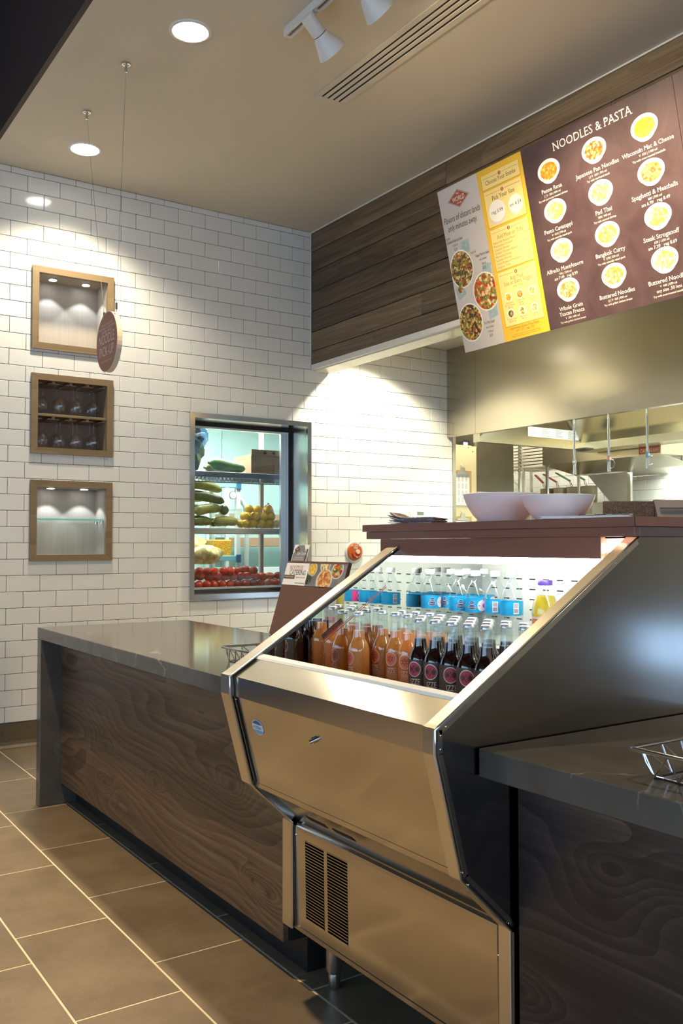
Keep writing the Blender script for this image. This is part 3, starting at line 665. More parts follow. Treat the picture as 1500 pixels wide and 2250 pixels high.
# yellow panel
for v0, v1 in ((.854, .931), (.643, .841), (.399, .627), (.081, .387)):
    MB().slab(BO, BX, BV, .371, .669, v0 - .004, v1 - .002, .0003).build('card_border', M['mb_shadow'], t); MB().slab(BO, BX, BV, .374, .666, v0, v1, .0007).build('cream_card', M['mb_card'], t)
b = MB(); k = MB(); nb = MB()
for v, num in ((.910, '1'), (.821, '2'), (.608, '3'), (.367, '4')):
    k.disc(O, BX, BV, .518, v, .0105, .0105, .0003, .0009, 16); nb.text(num, .018, O, BX, BV, .518, v - .006, off=.0014)
    MB().slab(O, BX, BV, .385, .500, v - .0006, v + .0006, .0003, .0008).slab(O, BX, BV, .536, .655, v - .0006, v + .0006, .0003, .0008).build('rule_lines', M['mb_ink'], t)
k.build('number_dot', M['mb_rust'], t); nb.build('number', M['mb_pale'], t)
b.text('Choose Your Entr\u00e9e', .034, O, BX, BV, .519, .874, serif=.03, off=.001, fit=.235); b.build('heading_lettering', M['mb_ink'], t); b = MB(); b.text('Pick Your Size', .034, O, BX, BV, .519, .781, serif=.03, off=.001, fit=.175); b.build('heading_lettering', M['mb_ink'], t); b = MB()
bs = MB()
for u, v, r, s_ in ((.456, .719, .064, 'reg 5.99'), (.598, .719, .052, 'sm 4.59')):
    bb_ = MB(); bb_.add(clampdisc(u, v - .016, r * .93, r * .88, .0009), [list(range(30))], 1); bb_.add(clampdisc(u, v, r, r * .92, .0012), [list(range(30))], 0); bb_.build('empty_bowl_picture', [M['bowlprint'], M['bowlshade']], t)
    bs.text(s_, .028, O, BX, BV, u, v - .010, off=.0018)
bs.build('price_lettering', M['mb_ink'], t)
b = MB(); b.text('Add Meat or Tofu', .032, O, BX, BV, .521, .568, serif=.03, off=.001, fit=.20)
for i, (s_, p_) in enumerate((('Naturally Raised Pork', '2.79'), ('Parmesan-Crusted', ''), ('Chicken Breast', '2.59'), ('Grilled Chicken Breast', '2.59'), ('Marinated Steak', '2.79'), ('Sauteed Shrimp', '2.99'), ('Oven-Roasted Meatballs', '2.59'), ('Organic Tofu', '2.39'))):
    v = .546 - i * .0195; b.text(s_, .0195, O, BX, BV, .383, v, 'L', off=.001)
    if p_: b.text(p_, .0195, O, BX, BV, .657, v, 'R', off=.001)
b.build('meat_list_lettering', M['mb_brown'], t); b = MB()
b.text('Add Your', .032, O, BX, BV, .518, .328, serif=.03, off=.001, fit=.105).text('Side or Extra Veggie', .032, O, BX, BV, .518, .304, serif=.03, off=.001, fit=.215).text('only 1.50 ea', .016, O, BX, BV, .518, .286, off=.001)
for u, v, ls in ((.43, .205, ('Wisconsin', 'Mac & Cheese', '340 cal')), (.519, .205, ('Tomato Basil', 'Bisque', '140 cal')), (.611, .205, ('Chicken', 'Noodle', '90 cal')), (.43, .113, ('Tossed Green', '20|190 cal')), (.519, .113, ('Thai Curry', '140 cal')), (.611, .113, ('Caesar', '150 cal'))):
    for i, s_ in enumerate(ls): b.text(s_, .0135, O, BX, BV, u, v - i * .0135, off=.001)
b.build('side_list_lettering', M['mb_brown'], t); b = MB()
b.text('Substitute Gluten-Free Pasta', .019, O, BX, BV, .515, .059, off=.001).text('sm 1.00 | reg 1.50', .019, O, BX, BV, .515, .042, off=.001).text('V = Vegetarian, please alert us to food allergies before ordering', .0085, O, BX, BV, .515, .026, off=.001).text('Allergies? Before placing your order, please inform your server', .0085, O, BX, BV, .515, .016, off=.001)
b.build('footnote_lettering', M['mb_brown'], t)
for (u, v), m in zip(((.43, .243), (.519, .241), (.611, .241), (.428, .149), (.518, .148), (.611, .146)), ('mac', 'penne', 'pale', 's1', 'curry', 'pale')): bowl_pic(u, v, .027, .026, FM[m])
# dark panel
b = MB(); b.text('NOODLES & PASTA', .060, O, BX, BV, 1.160, .886, serif=True, fit=.50, off=.001); b.build('title_lettering', M['mb_pale'], t)
DISH = [[('Penne Rosa', '( | V  360 | 680 cal', 'Try with parmesan-crusted chicken', '', 'penne'), ('Pesto Cavatappi', 'V  410 | 770 cal', 'Try with naturally raised pork', '', 'pale'), ('Alfredo MontAmore', '790 | 1240 cal', '', 'sm 7.49   reg 8.99', 'pale'), ('Whole Grain|Tuscan Fresca', 'V  380 | 680 cal', 'Try with grilled chicken breast', '', 'curry')],
        [('Japanese Pan Noodles', '( | V  360 | 710 cal', 'Try with marinated steak', '', 'pan'), ('Pad Thai', '500 | 960 cal', 'Try with sauteed shrimp', '', 'pale'), ('Bangkok Curry', 'V  270 | 520 cal', 'Try with naturally raised pork', '', 'curry'), ('Buttered Noodles', '(( | V  450 | 890 cal', 'Try with grilled chicken breast', '', 'curry')],
        [('Wisconsin Mac & Cheese', 'V  550 | 1100 cal', 'Try with oven-roasted meatballs', '', 'mac'), ('Spaghetti & Meatballs', '680 | 990 cal', '', 'sm 6.99   reg 8.49', 'meat'), ('Steak Stroganoff', '670 | 1150 cal', '', 'sm 7.39   reg 8.69', 'curry'), ('Buttered Noodles', 'V  440 | 870 cal', 'Try with oven-roasted meatballs', 'any size .50 less', 'pale')]]
for ci, u in enumerate((.861, 1.161, 1.460)):
    for ri, v in enumerate((.800, .594, .388, .182)):
        nm, cal, tr, pr, m = DISH[ci][ri]; bowl_pic(u, v + .006, .076, .057, FM[m]); w = v - .098; b = MB()
        for s_ in nm.split('|'): b.text(s_, .030, O, BX, BV, u, w, serif=.03, off=.001, fit=min(.288, glyphs(s_, .03, 1.0)[2] * .030)); w -= .028
        w += .008; b.text(cal, .015, O, BX, BV, u, w, off=.001); w -= .018 if not pr else .022
        if pr: b.text(pr, .022, O, BX, BV, u, w, off=.001); w -= .02
        if tr: b.text(tr, .014, O, BX, BV, u, w, off=.001)
        b.build('dish_lettering', M['mb_pale'], t)
# ================================================================== left counter
t = thing('waterfall_worktop', 'grey quartz worktop with waterfall end panel on the left wooden counter', 'worktop', (1.66, 3.5, 0))
MB().box(1.268, 2.058, 2.352, 4.594, .808, .865, .002).build('top_slab', M['quartz'], t); MB().box(1.268, 2.058, 4.532, 4.594, .001, .8075, .002).build('end_panel', M['quartz'], t)
t = thing('service_counter', 'dark stained wood counter front under the left grey quartz worktop', 'counter', (1.7, 3.45, 0))
MB().box(1.370, 1.390, 2.358, 4.530, .103, .806, .0015).build('wood_panel', M['panel_wood'], t); MB().box(1.391, 2.04, 2.352, 4.530, .104, .806).build('carcass', M['black'], t); MB().box(1.447, 1.99, 2.347, 4.530, 0, .103).build('toe_kick', M['black'], t)
# ================================================================== right counter
t = thing('worktop', 'grey veined quartz worktop at the lower right carrying a wire basket', 'worktop', (1.9, .2, .80))
MB().box(1.268, 2.06, -1.2, 1.396, .800, .8575, .002).build('top_slab', M['quartz'], t)
t = thing('service_counter', 'black stained wood counter front with a large knot, right of the cooler case', 'counter', (1.9, .2, 0))
MB().box(1.370, 1.390, -1.2, 1.390, .09, .799, .0015).build('wood_panel', M['panel_wood2'], t); MB().box(1.391, 2.04, -1.2, 1.388, .091, .799).build('carcass', M['black'], t); MB().box(1.45, 1.99, -1.2, 1.38, 0, .09).build('toe_kick', M['black'], t)
# ================================================================== refrigerated display case
YR, YL = 1.402, 2.345
fr = thing('display_cooler', 'stainless steel open front refrigerated case full of bottled drinks', 'display cooler', (1.7, 1.87, 0))
prof = [(1.162, .905), (1.164, .855), (1.230, .600), (1.364, .472), (1.364, .166), (2.2, .166), (2.2, 1.288), (1.785, 1.288)]
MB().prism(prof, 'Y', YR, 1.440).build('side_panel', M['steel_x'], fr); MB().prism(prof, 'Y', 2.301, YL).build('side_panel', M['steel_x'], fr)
def strip(y0, y1, name):     # polished cap that follows the front edge of a side panel
    b = MB(); pr_ = [(1.785, 1.288), (1.170, .912), (1.1585, .9075), (1.1585, .855), (1.2255, .598), (1.3605, .469), (1.3605, .168)]
    for p, q in zip(pr_[:-1], pr_[1:]):
        dx, dz = q[0] - p[0], q[1] - p[1]; L = math.hypot(dx, dz); nx, nz = dz / L * .0035, -dx / L * .0035
        b.prism([(p[0], p[1]), (q[0], q[1]), (q[0] - nx, q[1] - nz), (p[0] - nx, p[1] - nz)], 'Y', y0, y1)
    return b.build(name, M['steel_cap'], fr)
M['steel_cap'] = steel('satin_edge_cap', (.78, .73, .62), .26, 'X', .05, .02)
strip(YR + .0005, 1.4395, 'edge_cap'); strip(2.291, YL - .0005, 'edge_cap')
def edge_angle(y0, y1):      # thin polished angle folded round the outer face
    b = MB(); pr_ = [(1.775, 1.282), (1.166, .904), (1.1665, .856), (1.2325, .603), (1.366, .4745)]; wd = (.012, .010, .010, .010)
    for (p, q, w_) in zip(pr_[:-1], pr_[1:], wd):
        dx, dz = q[0] - p[0], q[1] - p[1]; L = math.hypot(dx, dz); nx, nz = -dz / L * w_, dx / L * w_
        b.prism([p, q, (q[0] + nx, q[1] + nz), (p[0] + nx, p[1] + nz)], 'Y', y0, y1)
    return b.build('edge_angle', M['steel_shiny'], fr)
ea = edge_angle(YR - .0022, YR - .0003)
for yy in (YR + .002, 2.2925):
    MB().tube([(1.785, yy, 1.2865), (1.172, yy, .9110), (1.1600, yy, .9045), (1.1600, yy, .856), (1.2272, yy, .599), (1.3615, yy, .470), (1.3615, yy, .170)], .0036, 8).build('glint_bead', M['steel_shiny'], fr)  # thin bead added to catch blue window glints along the edges
b = MB()
for x, z in ((1.186, .909), (1.172, .893), (1.1715, .866), (1.228, .615), (1.243, .588), (1.352, .487), (1.70, 1.227)): b.ball((x, YR - .0022, z), .0025, .0018, .0025, 8, 5)
b.build('rivets', M['steel_shiny'], ea)
b = MB(); b.prism([(1.366, .168), (1.376, .168), (1.376, .465), (1.366, .465)], 'Y', 1.3995, 1.4018).build('corner_angle', M['steel_shiny'], fr)
ya, yb = 1.4405, 2.300
# front lip, canopy front, flange
MB().prism([(1.172, .9045), (1.243, .9475), (1.256, .9475), (1.256, .9425), (1.246, .9425), (1.175, .8995)], 'Y', ya, yb).build('front_lip', steel('satin_lip_steel', (.46, .43, .35), .2, 'Y', .05, .03), fr)
MB().prism([(1.243, .948), (1.247, .955), (1.266, .960), (1.266, .945), (1.257, .945), (1.257, .853), (1.250, .853), (1.250, .9475)], 'Y', ya, yb - .003).build('lip_liner', M['white'], fr)
MB().prism([(1.170, .9040), (1.1725, .850), (1.184, .850), (1.180, .9005)], 'Y', ya, yb).build('bumper_band', M['steel_shiny'], fr)
cf = MB().prism([(1.1745, .8495), (1.2385, .606), (1.2505, .606), (1.1865, .8495)], 'Y', ya, yb - .004).build('canopy_front', M['steel'], fr)
MB().prism([(1.2388, .6048), (1.243, .590), (1.256, .590), (1.252, .6048)], 'Y', ya, yb).build('bottom_flange', M['steel'], cf)
b = MB().ball((1.2355, 1.455, .612), .003, .003, .003, 8, 5).ball((1.176, 2.288, .84), .002, .002, .002, 8, 5); b.build('rivets', M['steel_shiny'], cf)
cn = (Vector((1.1745, 0, .8495)) - Vector((1.2385, 0, .606))).normalized(); CU = cn; CX = Vector((0, -1, 0)); CN = CX.cross(CU)
CO = Vector((1.1745, 0, .8495))
def cpt(y, z, off=0):
    k = (z - .8495) / cn.z; return CO + CU * k + Vector((0, y, 0)) + CN * off
lk = MB().cyl(cpt(1.896, .795, 0), cpt(1.896, .795, .008), .0085, n=16).cyl(cpt(1.896, .795, .008), cpt(1.896, .795, .016), .0055, n=12).build('lock', M['steel_shiny'], fr)
M['badge_blue'] = plain('badge_blue', (.03, .08, .30), .3); M['badge_white'] = plain('badge_white', (.75, .76, .78), .3); M['badge_sky'] = plain('badge_sky', (.16, .40, .62), .3)
bo_ = cpt(2.188, .778, .0004); b = MB(); b.disc(bo_, CX, CU, 0, 0, .030, .0215, .0012, 0, 32, 0); b.disc(bo_, CX, CU, 0, 0, .028, .0195, .0014, 0, 32, 1)
P = []
for i in range(17): a = PI + PI * i / 16; P.append(bo_ + CX * (.0275 * math.cos(a)) + CU * (-.0065 + .0125 * math.sin(a)) + CN * .0018)
b.add(P, [list(range(17))], 2); b.slab(bo_, CX, CU, -.0278, .0278, -.0072, .0072, .0005, .0014, 0); b.slab(bo_, CX, CU, -.0278, .0278, .0075, .0085, .0005, .0014, 0); b.build('maker_badge', [M['badge_white'], M['badge_blue'], M['badge_sky']], fr)
MB().text('FEDERAL', .013, bo_, CX, CU, 0, -.0045, off=.0023, fit=.047, serif=.05).build('badge_lettering', M['badge_blue'], fr)
# underside and lower cabinet
up = MB().prism([(1.2525, .590), (1.380, .470), (1.388, .478), (1.26, .598)], 'Y', ya, yb).build('underside', M['steel'], fr)
ud = (Vector((1.380, 0, .470)) - Vector((1.2525, 0, .590))).normalized(); UX = Vector((0, -1, 0)); UN = UX.cross(ud)
for y in (2.09, 1.96): MB().slab((1.318, y, .5283), (0, -1, 0), -ud, -.045, .045, -.009, .009, .0012, 0).build('dark_strip', M['void'], up)  # two thin dark strips laid on the steel underside
lp = [(1.372, .182), (1.368, .452), (1.369, .462), (1.374, .469), (1.382, .4715), (1.392, .4715), (1.392, .182)]
LW = [(2.134, 2.232), (2.019, 2.118)]
b = MB()
ys = [ya + .012, LW[1][0], LW[1][1], LW[0][0], LW[0][1], yb - .016]
for i in range(5):
    if i in (1, 3):
        b.prism([(1.372, .182), (1.3715, .213), (1.392, .213), (1.392, .182)], 'Y', ys[i], ys[i + 1]); b.prism([(1.3683, .433)] + lp[1:6] + [(1.392, .433)], 'Y', ys[i], ys[i + 1])
    else: b.prism(lp, 'Y', ys[i], ys[i + 1])
pn = b.build('access_panel', M['steel'], fr)
MB().box(1.3705, 1.385, ya + .012, yb - .016, .166, .1815, .002).build('bottom_rail', M['steel'], fr)
MB().box(1.372, 1.392, yb - .0155, yb - .001, .168, .46).box(1.374, 1.392, ya, ya + .0115, .168, .46).build('side_flange', M['steel_z'], fr)
b = MB().ball((1.369, 2.281, .437), .004, .004, .004, 10, 6).ball((1.3695, 1.449, .40), .003, .003, .003, 8, 5); b.build('screws', M['steel_shiny'], pn)
for (a, c) in LW:
    b = MB(); nb = 27
    for i in range(nb):
        z = .2165 + (.431 - .2165) * i / (nb - 1); b.prism([(1.3690, z - .0016), (1.3690, z + .0006), (1.3800, z + .0028), (1.3800, z + .0020)], 'Y', a + .0005, c - .0005)
    b.build('louvre_slats', M['steel'], pn, kind='stuff')
MB().box(1.3935, 1.41, 2.0, 2.25, .2, .45).build('condenser_void', M['void'], fr)
MB().box(1.42, 2.15, ya, yb, .168, .60).build('plinth_body', M['void'], fr)
for x in (1.462, 2.08):
    for y in (2.225, 1.51):
        l_ = MB().lathe([(.024, .168), (.024, .055), (.021, .046), (.018, .044)], (x, y, 0), 24).build('leg', M['steel_z'], fr); MB().lathe([(.0165, .044), (.0175, .040), (.0175, .012), (.014, .001)], (x, y, 0), 12).build('levelling_foot', M['steel_z'], l_)
# cabinet interior
MB().box(1.268, 1.80, ya, yb, .838, .852).build('deck', plain('brown_case_deck', (.16, .075, .04), .35), fr)
MB().box(1.80, 1.812, ya, yb, .852, .975).build('riser', M['case_white'], fr); MB().box(1.80, 2.10, ya, yb, .9655, .978).build('rear_shelf', M['case_white'], fr)
MB().box(2.10, 2.115, ya, yb, .70, 1.285).build('back_liner', M['case_white'], fr); MB().box(1.80, 2.10, ya, yb, 1.2505, 1.285).build('roof_liner', M['case_white'], fr)
MB().prism([(1.262, .853), (1.262, .951), (1.765, 1.262), (2.099, 1.262), (2.099, .853)], 'Y', 1.4405, 1.4465).build('side_liner', M['case_white'], fr)
MB().prism([(1.268, .853), (1.268, .9565), (1.765, 1.264), (2.099, 1.249), (2.099, .979), (1.813, .979), (1.813, .853)], 'Y', 2.287, 2.2995).build('mirror_liner', M['mirror'], fr)
b = MB()
for r_ in range(5):
    for c_ in range(14): b.box(2.0985, 2.1002, 1.47 + c_ * .0575, 1.47 + c_ * .0575 + .024, 1.1590 - r_ * .032, 1.1625 - r_ * .032)
b.build('air_slots', M['void'], fr, kind='stuff')
ll = MB(); ldir = Vector((1.696 - 1.471, 0, 1.137 - .983)).normalized(); lup = Vector((-ldir.z, 0, ldir.x)); M['load_red'] = plain('load_line_red', (.35, .04, .02), .4)
ll.slab((1.471, 2.2868, .983), ldir, lup, 0, .275, -.001, .001, .0004).slab((1.471, 2.2868, .983), ldir, lup, 0, .275, .004, .0055, .0004).slab((1.471, 2.2868, .983), ldir, lup, .0, .085, .008, .010, .0004)
MB().slab((1.471, 2.2868, .983), ldir, lup, .0, .085, .007, .0235, .0003).build('sticker_backing', M['black'], fr)
ll.text('LOAD LIMIT', .0105, (1.471, 2.2864, .983), ldir, lup, .043, .013, off=.0003)
ll.text('DO NOT STOCK ABOVE THIS LINE', .005, (1.471, 2.2864, .983), ldir, lup, .043, .0085, off=.0003, fit=.075); lo_ = ll.build('load_limit_sticker', M['load_red'], fr)
hs = MB().box(1.775, 1.80, ya + .002, yb - .004, 1.2365, 1.25).build('light_housing', M['case_white'], fr); MB().cyl((1.785, ya + .012, 1.226), (1.785, yb - .012, 1.226), .0105, n=14).build('light_tube', M['tube'], hs)
MB().cyl((1.795, 1.452, 1.2515), (1.795, 1.484, 1.2535), .016, n=12).build('tube_end', M['tube'], hs)
# ================================================================== raised walnut ledge behind the case
t = thing('counter_ledge', 'raised dark walnut ledge above the drinks case', 'ledge', (2.0, 1.9, 1.235))
MB().prism([(1.742, 2.478), (1.742, 1.378), (3.2, 1.378), (3.2, 1.90), (2.42, 1.90), (2.42, 2.478)], 'Z', 1.313, 1.3355).build('ledge_top', M['ledge_wood'], t)
MB().box(1.7520, 1.770, 1.3885, 2.470, 1.289, 1.3125, .0012).build('apron_rail', M['ledge_wood'], t); MB().box(1.7525, 1.770, 1.489, 2.392, 1.2355, 1.2885, .0012).build('apron_board', M['ledge_wood'], t)
MB().box(1.7705, 3.2, 1.3885, 1.404, 1.289, 1.3125, .0012).build('end_rail', M['ledge_wood_x'], t)
MB().box(1.7705, 1.80, 2.394, 2.470, 1.289, 1.3125).build('bracket', M['ledge_wood_x'], t)
MB().box(2.205, 2.42, 1.42, 2.46, .0, 1.3125).build('back_wall', M['ledge_wood'], t)
MB().box(1.742 - .0004, 1.7424, 1.3785, 1.3805, 1.3135, 1.335).build('corner_seam', M['black'], t)
# ================================================================== bottles
def bend_disc(b, R, z, ru, rv, a0=0, n=20, mi=0, mod=None):
    P = []
    for i in range(n):
        a = 2 * PI * i / n; u = ru * math.cos(a); v = rv * math.sin(a)
        if mod: u += mod[0]; v += mod[1]
        P.append((R * math.cos(a0 + u / R), R * math.sin(a0 + u / R), z + v))
    P.append((R * math.cos(a0 + (mod[0] if mod else 0) / R), R * math.sin(a0 + (mod[0] if mod else 0) / R), z + (mod[1] if mod else 0)))
    return b.add(P, [(i, (i + 1) % n, n) for i in range(n)], mi)
M['cap_silver'] = plain('silver_crown_cap', (.62, .64, .68), .28, .85)
M['liq_orange'] = liquid('grapefruit_drink', (1.0, .52, .15), .88, (.95, .5, .2)); M['liq_dark'] = liquid('blackberry_drink', (.035, .006, .006), .80, (.45, .09, .02))
M['lab_pink'] = plain('berry_pink_print', (.42, .05, .10), .4); M['lab_coral'] = plain('coral_print', (.78, .20, .09), .4); M['lab_white'] = plain('label_white_print', (.80, .74, .74), .4)
M['lab_seed_o'] = plain('coral_seed_print', (.35, .07, .02), .5); M['lab_seed_p'] = plain('berry_seed_print', (.14, .02, .035), .5); M['lab_film'] = plain('smoky_label_film', (.050, .045, .035), .38)
def soda(kind, label, loc, group, rz):
    t = thing(('grapefruit' if kind == 'o' else 'blackberry') + '_soda_bottle', label, 'soda bottle', loc, group, rz)
    body = [(.0005, 0), (.026, 0), (.0305, .003), (.0325, .010), (.0325, .102), (.0319, .109), (.0288, .120), (.0236, .130), (.0197, .138), (.0180, .146), (.0164, .162), (.0151, .185), (.0143, .198), (.0152, .200), (.0152, .204), (.0136, .2055), (.0136, .212)]
    MB().lathe(body, (0, 0, 0), 24, capt=False).build('glass_body', M['fglass'], t, local=True)
    k = .965; fill = .163
    MB().lathe([(.0005, .004)] + [(r * k, z + (.003 if z < .01 else 0)) for r, z in body[1:10]] + [(.0165 * k, fill)], (0, 0, 0), 22).build('drink', M['liq_orange' if kind == 'o' else 'liq_dark'], t, local=True)
    cp = MB().lathe([(.0156, .2065), (.0160, .2090), (.0152, .2125), (.0140, .2165), (.0112, .2182), (.0005, .2188)], (0, 0, 0), 30, flute=((0, 1), .0006)).build('crown_cap', M['cap_silver'], t, local=True)
    R = .0329; b = MB()
    if kind != 'o':
        n = 18; vs = []; 
        for z in (.014, .108): vs += [(R * math.cos(-1.3 + 2.6 * i / n), R * math.sin(-1.3 + 2.6 * i / n), z) for i in range(n + 1)]
        b.add(vs, [(i, i + 1, n + 2 + i, n + 1 + i) for i in range(n)], 3, True)
    bend_disc(b, R + .0003, .083, .0198, .0208, 0, 28, 1); bend_disc(b, R + .0006, .083, .0176, .0186, 0, 28, 0)
    for q in range(6):
        a = q * PI / 3 + .5; c_, s_ = math.cos(a), math.sin(a); pts = []
        for (l_, w_) in ((.0015, 0), (.0060, .0018), (.0090, .0018), (.0106, 0), (.0090, -.0018), (.0060, -.0018)):
            u = c_ * l_ - s_ * w_; v = s_ * l_ + c_ * w_; pts.append(((R + .0013) * math.cos(u / R), (R + .0013) * math.sin(u / R), .083 + v))
        pts.append(((R + .0013) * math.cos(c_ * .006 / R), (R + .0013) * math.sin(c_ * .006 / R), .083 + s_ * .006)); b.add(pts, [(j, (j + 1) % 6, 6) for j in range(6)], 2)
    b.build('label', [M['lab_coral' if kind == 'o' else 'lab_pink'], M['lab_white'], M['lab_seed_o' if kind == 'o' else 'lab_seed_p'], M['lab_film']], t, local=True)
    b = MB(); bd = (R + .0006, 0); O0 = (0, 0, 0)
    b.text('IZZE', .0215, O0, ux, uy, .0025, .0425, bend=bd, fit=.0285, mi=0).text('SPARKLING ' + ('GRAPEFRUIT' if kind == 'o' else 'BLACKBERRY'), .0050, O0, ux, uy, .005, .0370, bend=bd, fit=.038)
    b.text('FLAVORED SPARKLING JUICE', .0028, O0, ux, uy, .005, .0332, bend=bd, fit=.036).text('BEVERAGE FROM CONCENTRATE', .0028, O0, ux, uy, .005, .0298, bend=bd, fit=.036).text('12 FL OZ (355 mL)', .0036, O0, ux, uy, .004, .0205, bend=bd)
    b.build('label_lettering', M['lab_white'], t, local=True); return t
ZD = .8522
def face(x, y, d): return math.atan2(-y, -x) + d           # yaw that turns a label towards the shopper, then off by d
gO, gD = 'orange sodas in the case', 'dark sodas in the case'
ob = soda('o', 'orange soda bottle standing nearest the mirrored end wall, front row', (1.563, 2.2425, ZD), gO, face(1.563, 2.2425, -1.05))
for x, y, lab, d in ((1.651, 2.243, 'orange soda bottle behind the frontmost orange one, against the mirrored end wall', -.9), (1.645, 2.168, 'orange soda bottle second from the mirrored end in the visible orange line', -.55), (1.631, 2.0905, 'orange soda bottle third from the mirrored end, label facing out', -.35), (1.628, 2.0225, 'orange soda bottle standing next to the first dark bottle', -.1)):
    dup(ob, (x, y, ZD), lab, gO, face(x, y, d))
k = 0
for x, y in ((1.712, 2.222), (1.713, 2.155), (1.712, 2.088), (1.697, 2.0215)): dup(ob, (x, y, ZD), 'orange soda bottle, %s from the mirrored end in the back orange row' % ('first', 'second', 'third', 'last')[int(k / 1.2)], gO, face(x, y, .5 + k)); k += 1.3
db = soda('d', 'dark berry soda bottle beside the last orange one, front row', (1.566, 1.955, ZD), gD, face(1.566, 1.955, -.55))
lab_d = ['second', 'third', 'fourth', 'fifth']
for i, (y, d) in enumerate(((1.889, -.45), (1.823, -.12), (1.757, -.2), (1.691, -.05))):
    dup(db, (1.565, y, ZD), 'dark berry soda bottle, %s from the left in the front dark row' % lab_d[i], gD, face(1.565, y, d))
ORD = ('first', 'second', 'third', 'fourth', 'fifth', 'sixth', 'seventh', 'last')
for j, x in enumerate((1.631, 1.697)):
    for i, y in enumerate((1.955, 1.889, 1.823, 1.757, 1.691, 1.625, 1.559, 1.493)):
        if j == 0 and i == 0: pass
        dup(db, (x, y, ZD), 'dark berry soda bottle, %s from the orange sodas in the %s row of dark bottles' % (ORD[i], ('middle', 'back')[j]), gD, face(x, y, .4 + i * .7))
# small jar-capped bottle tip at the very front corner
t = thing('tea_bottle', 'small clear bottle with gold cap at the near front corner of the case', 'bottle', (1.43, 1.573, ZD))
MB().lathe([(.0005, 0), (.022, 0), (.024, .004), (.024, .030), (.018, .044), (.0135, .052), (.0145, .054), (.0145, .058), (.0125, .060), (.0125, .066)], (1.43, 1.573, ZD), 22, capt=False).build('glass_body', M['fglass'], t)
MB().lathe([(.0150, .062), (.0152, .068), (.0135, .0705), (.0005, .071)], (1.43, 1.573, ZD), 26, flute=((0,), .0004)).build('gold_cap', plain('gold_cap', (.72, .40, .12), .3, .6), t)
# water bottles on the rear shelf
M['wlab_blue'] = plain('water_label_blue', (.0, .30, .58), .35, var=.2, nscale=30); M['wlab_pink'] = plain('water_label_pink', (.75, .05, .25), .35); M['wlab_navy'] = plain('water_label_navy', (.01, .045, .15), .35); M['wcap'] = plain('white_screw_cap', (.82, .82, .80), .4)
def water(label, loc, rz):
    t = thing('water_bottle', label, 'water bottle', loc, 'water bottles on the rear shelf of the case', rz)
    pr_ = [(.0005, .003), (.022, .001), (.030, .005), (.0318, .014)]
    for i in range(5): z = .018 + i * .0135; pr_ += [(.0318, z), (.0322, z + .005), (.0300, z + .0085), (.0300, z + .010)]
    pr_ += [(.0322, .0875), (.0318, .092), (.0318, .132), (.0322, .137), (.030, .146), (.0235, .166), (.0150, .182), (.0118, .188), (.0118, .196), (.0148, .197), (.0148, .199)]
    MB().lathe(pr_, (0, 0, 0), 26, capt=False).build('bottle_body', M['pet'], t, local=True)
    MB().lathe([(.0138, .1995), (.0142, .201), (.0142, .213), (.0130, .2150), (.0005, .2155)], (0, 0, 0), 30, flute=((1, 2), .0003)).build('screw_cap', M['wcap'], t, local=True)
    R = .0323; n = 28; b = MB()
    def band(a0, a1, z0, z1, mi, r): 
        m = max(3, int(abs(a1 - a0) * 5)); vs = []
        for z in (z0, z1): vs += [(r * math.cos(a0 + (a1 - a0) * i / m), r * math.sin(a0 + (a1 - a0) * i / m), z) for i in range(m + 1)]
        b.add(vs, [(i, i + 1, m + 2 + i, m + 1 + i) for i in range(m)], mi, True)
    band(0, 2 * PI, .0925, .1315, 0, R); band(1.0, 1.9, .0935, .1305, 1, R + .0003); bend_disc(b, R + .0006, .112, .0145, .0165, .92, 18, 2)
    bend_disc(b, R + .0006, .121, .0085, .0055, 0, 16, 2); bend_disc(b, R + .0009, .121, .0075, .0046, 0, 16, 3); bend_disc(b, R + .0006, .108, .0135, .0075, 0, 16, 2); bend_disc(b, R + .0009, .108, .0125, .0065, 0, 16, 3)
    band(-2.6, -2.1, .097, .128, 2, R + .0003)
    for q in range(7): band(-2.55 + q * .055, -2.53 + q * .055, .114, .126, 3, R + .0006); band(-2.55 + q * .055, -2.52 + q * .055, .100, .111, 3, R + .0006)
    b.build('label', [M['wlab_blue'], M['wlab_pink'], M['lab_white'], M['wlab_navy']], t, local=True)
    b = MB(); b.text('Pure Life', .0085, (0, 0, 0), ux, uy, 0, .1055, bend=(R + .0012, 0), fit=.022, shear=.2).text('Nestl\u00e9', .0048, (0, 0, 0), ux, uy, 0, .1193, bend=(R + .0012, 0), fit=.011); b.build('label_lettering', M['lab_white'], t, local=True); return t
ZW = .9782
w0 = water('water bottle standing against the mirrored end wall, front of the rear shelf', (1.846, 2.250, ZW), face(1.846, 2.25, .15))
for i, (x, y, d) in enumerate(((1.846, 2.113, .1), (1.846, 2.040, -.35), (1.856, 1.966, 2.3), (1.846, 1.890, 2.75))):
    dup(w0, (x, y, ZW), 'water bottle, %s from the mirrored end in the front water row' % ('second', 'third', 'fourth', 'rightmost')[i], None, face(x, y, d))
for i, (x, y, d) in enumerate(((1.915, 2.232, -.7), (1.985, 2.235, 1), (1.92, 2.165, 2.), (2.0, 2.168, 0))): dup(w0, (x, y, ZW), 'water bottle, %s from the mirrored end among those hidden behind the front water row' % ('first', 'second', 'third', 'last')[i], None, face(x, y, d))
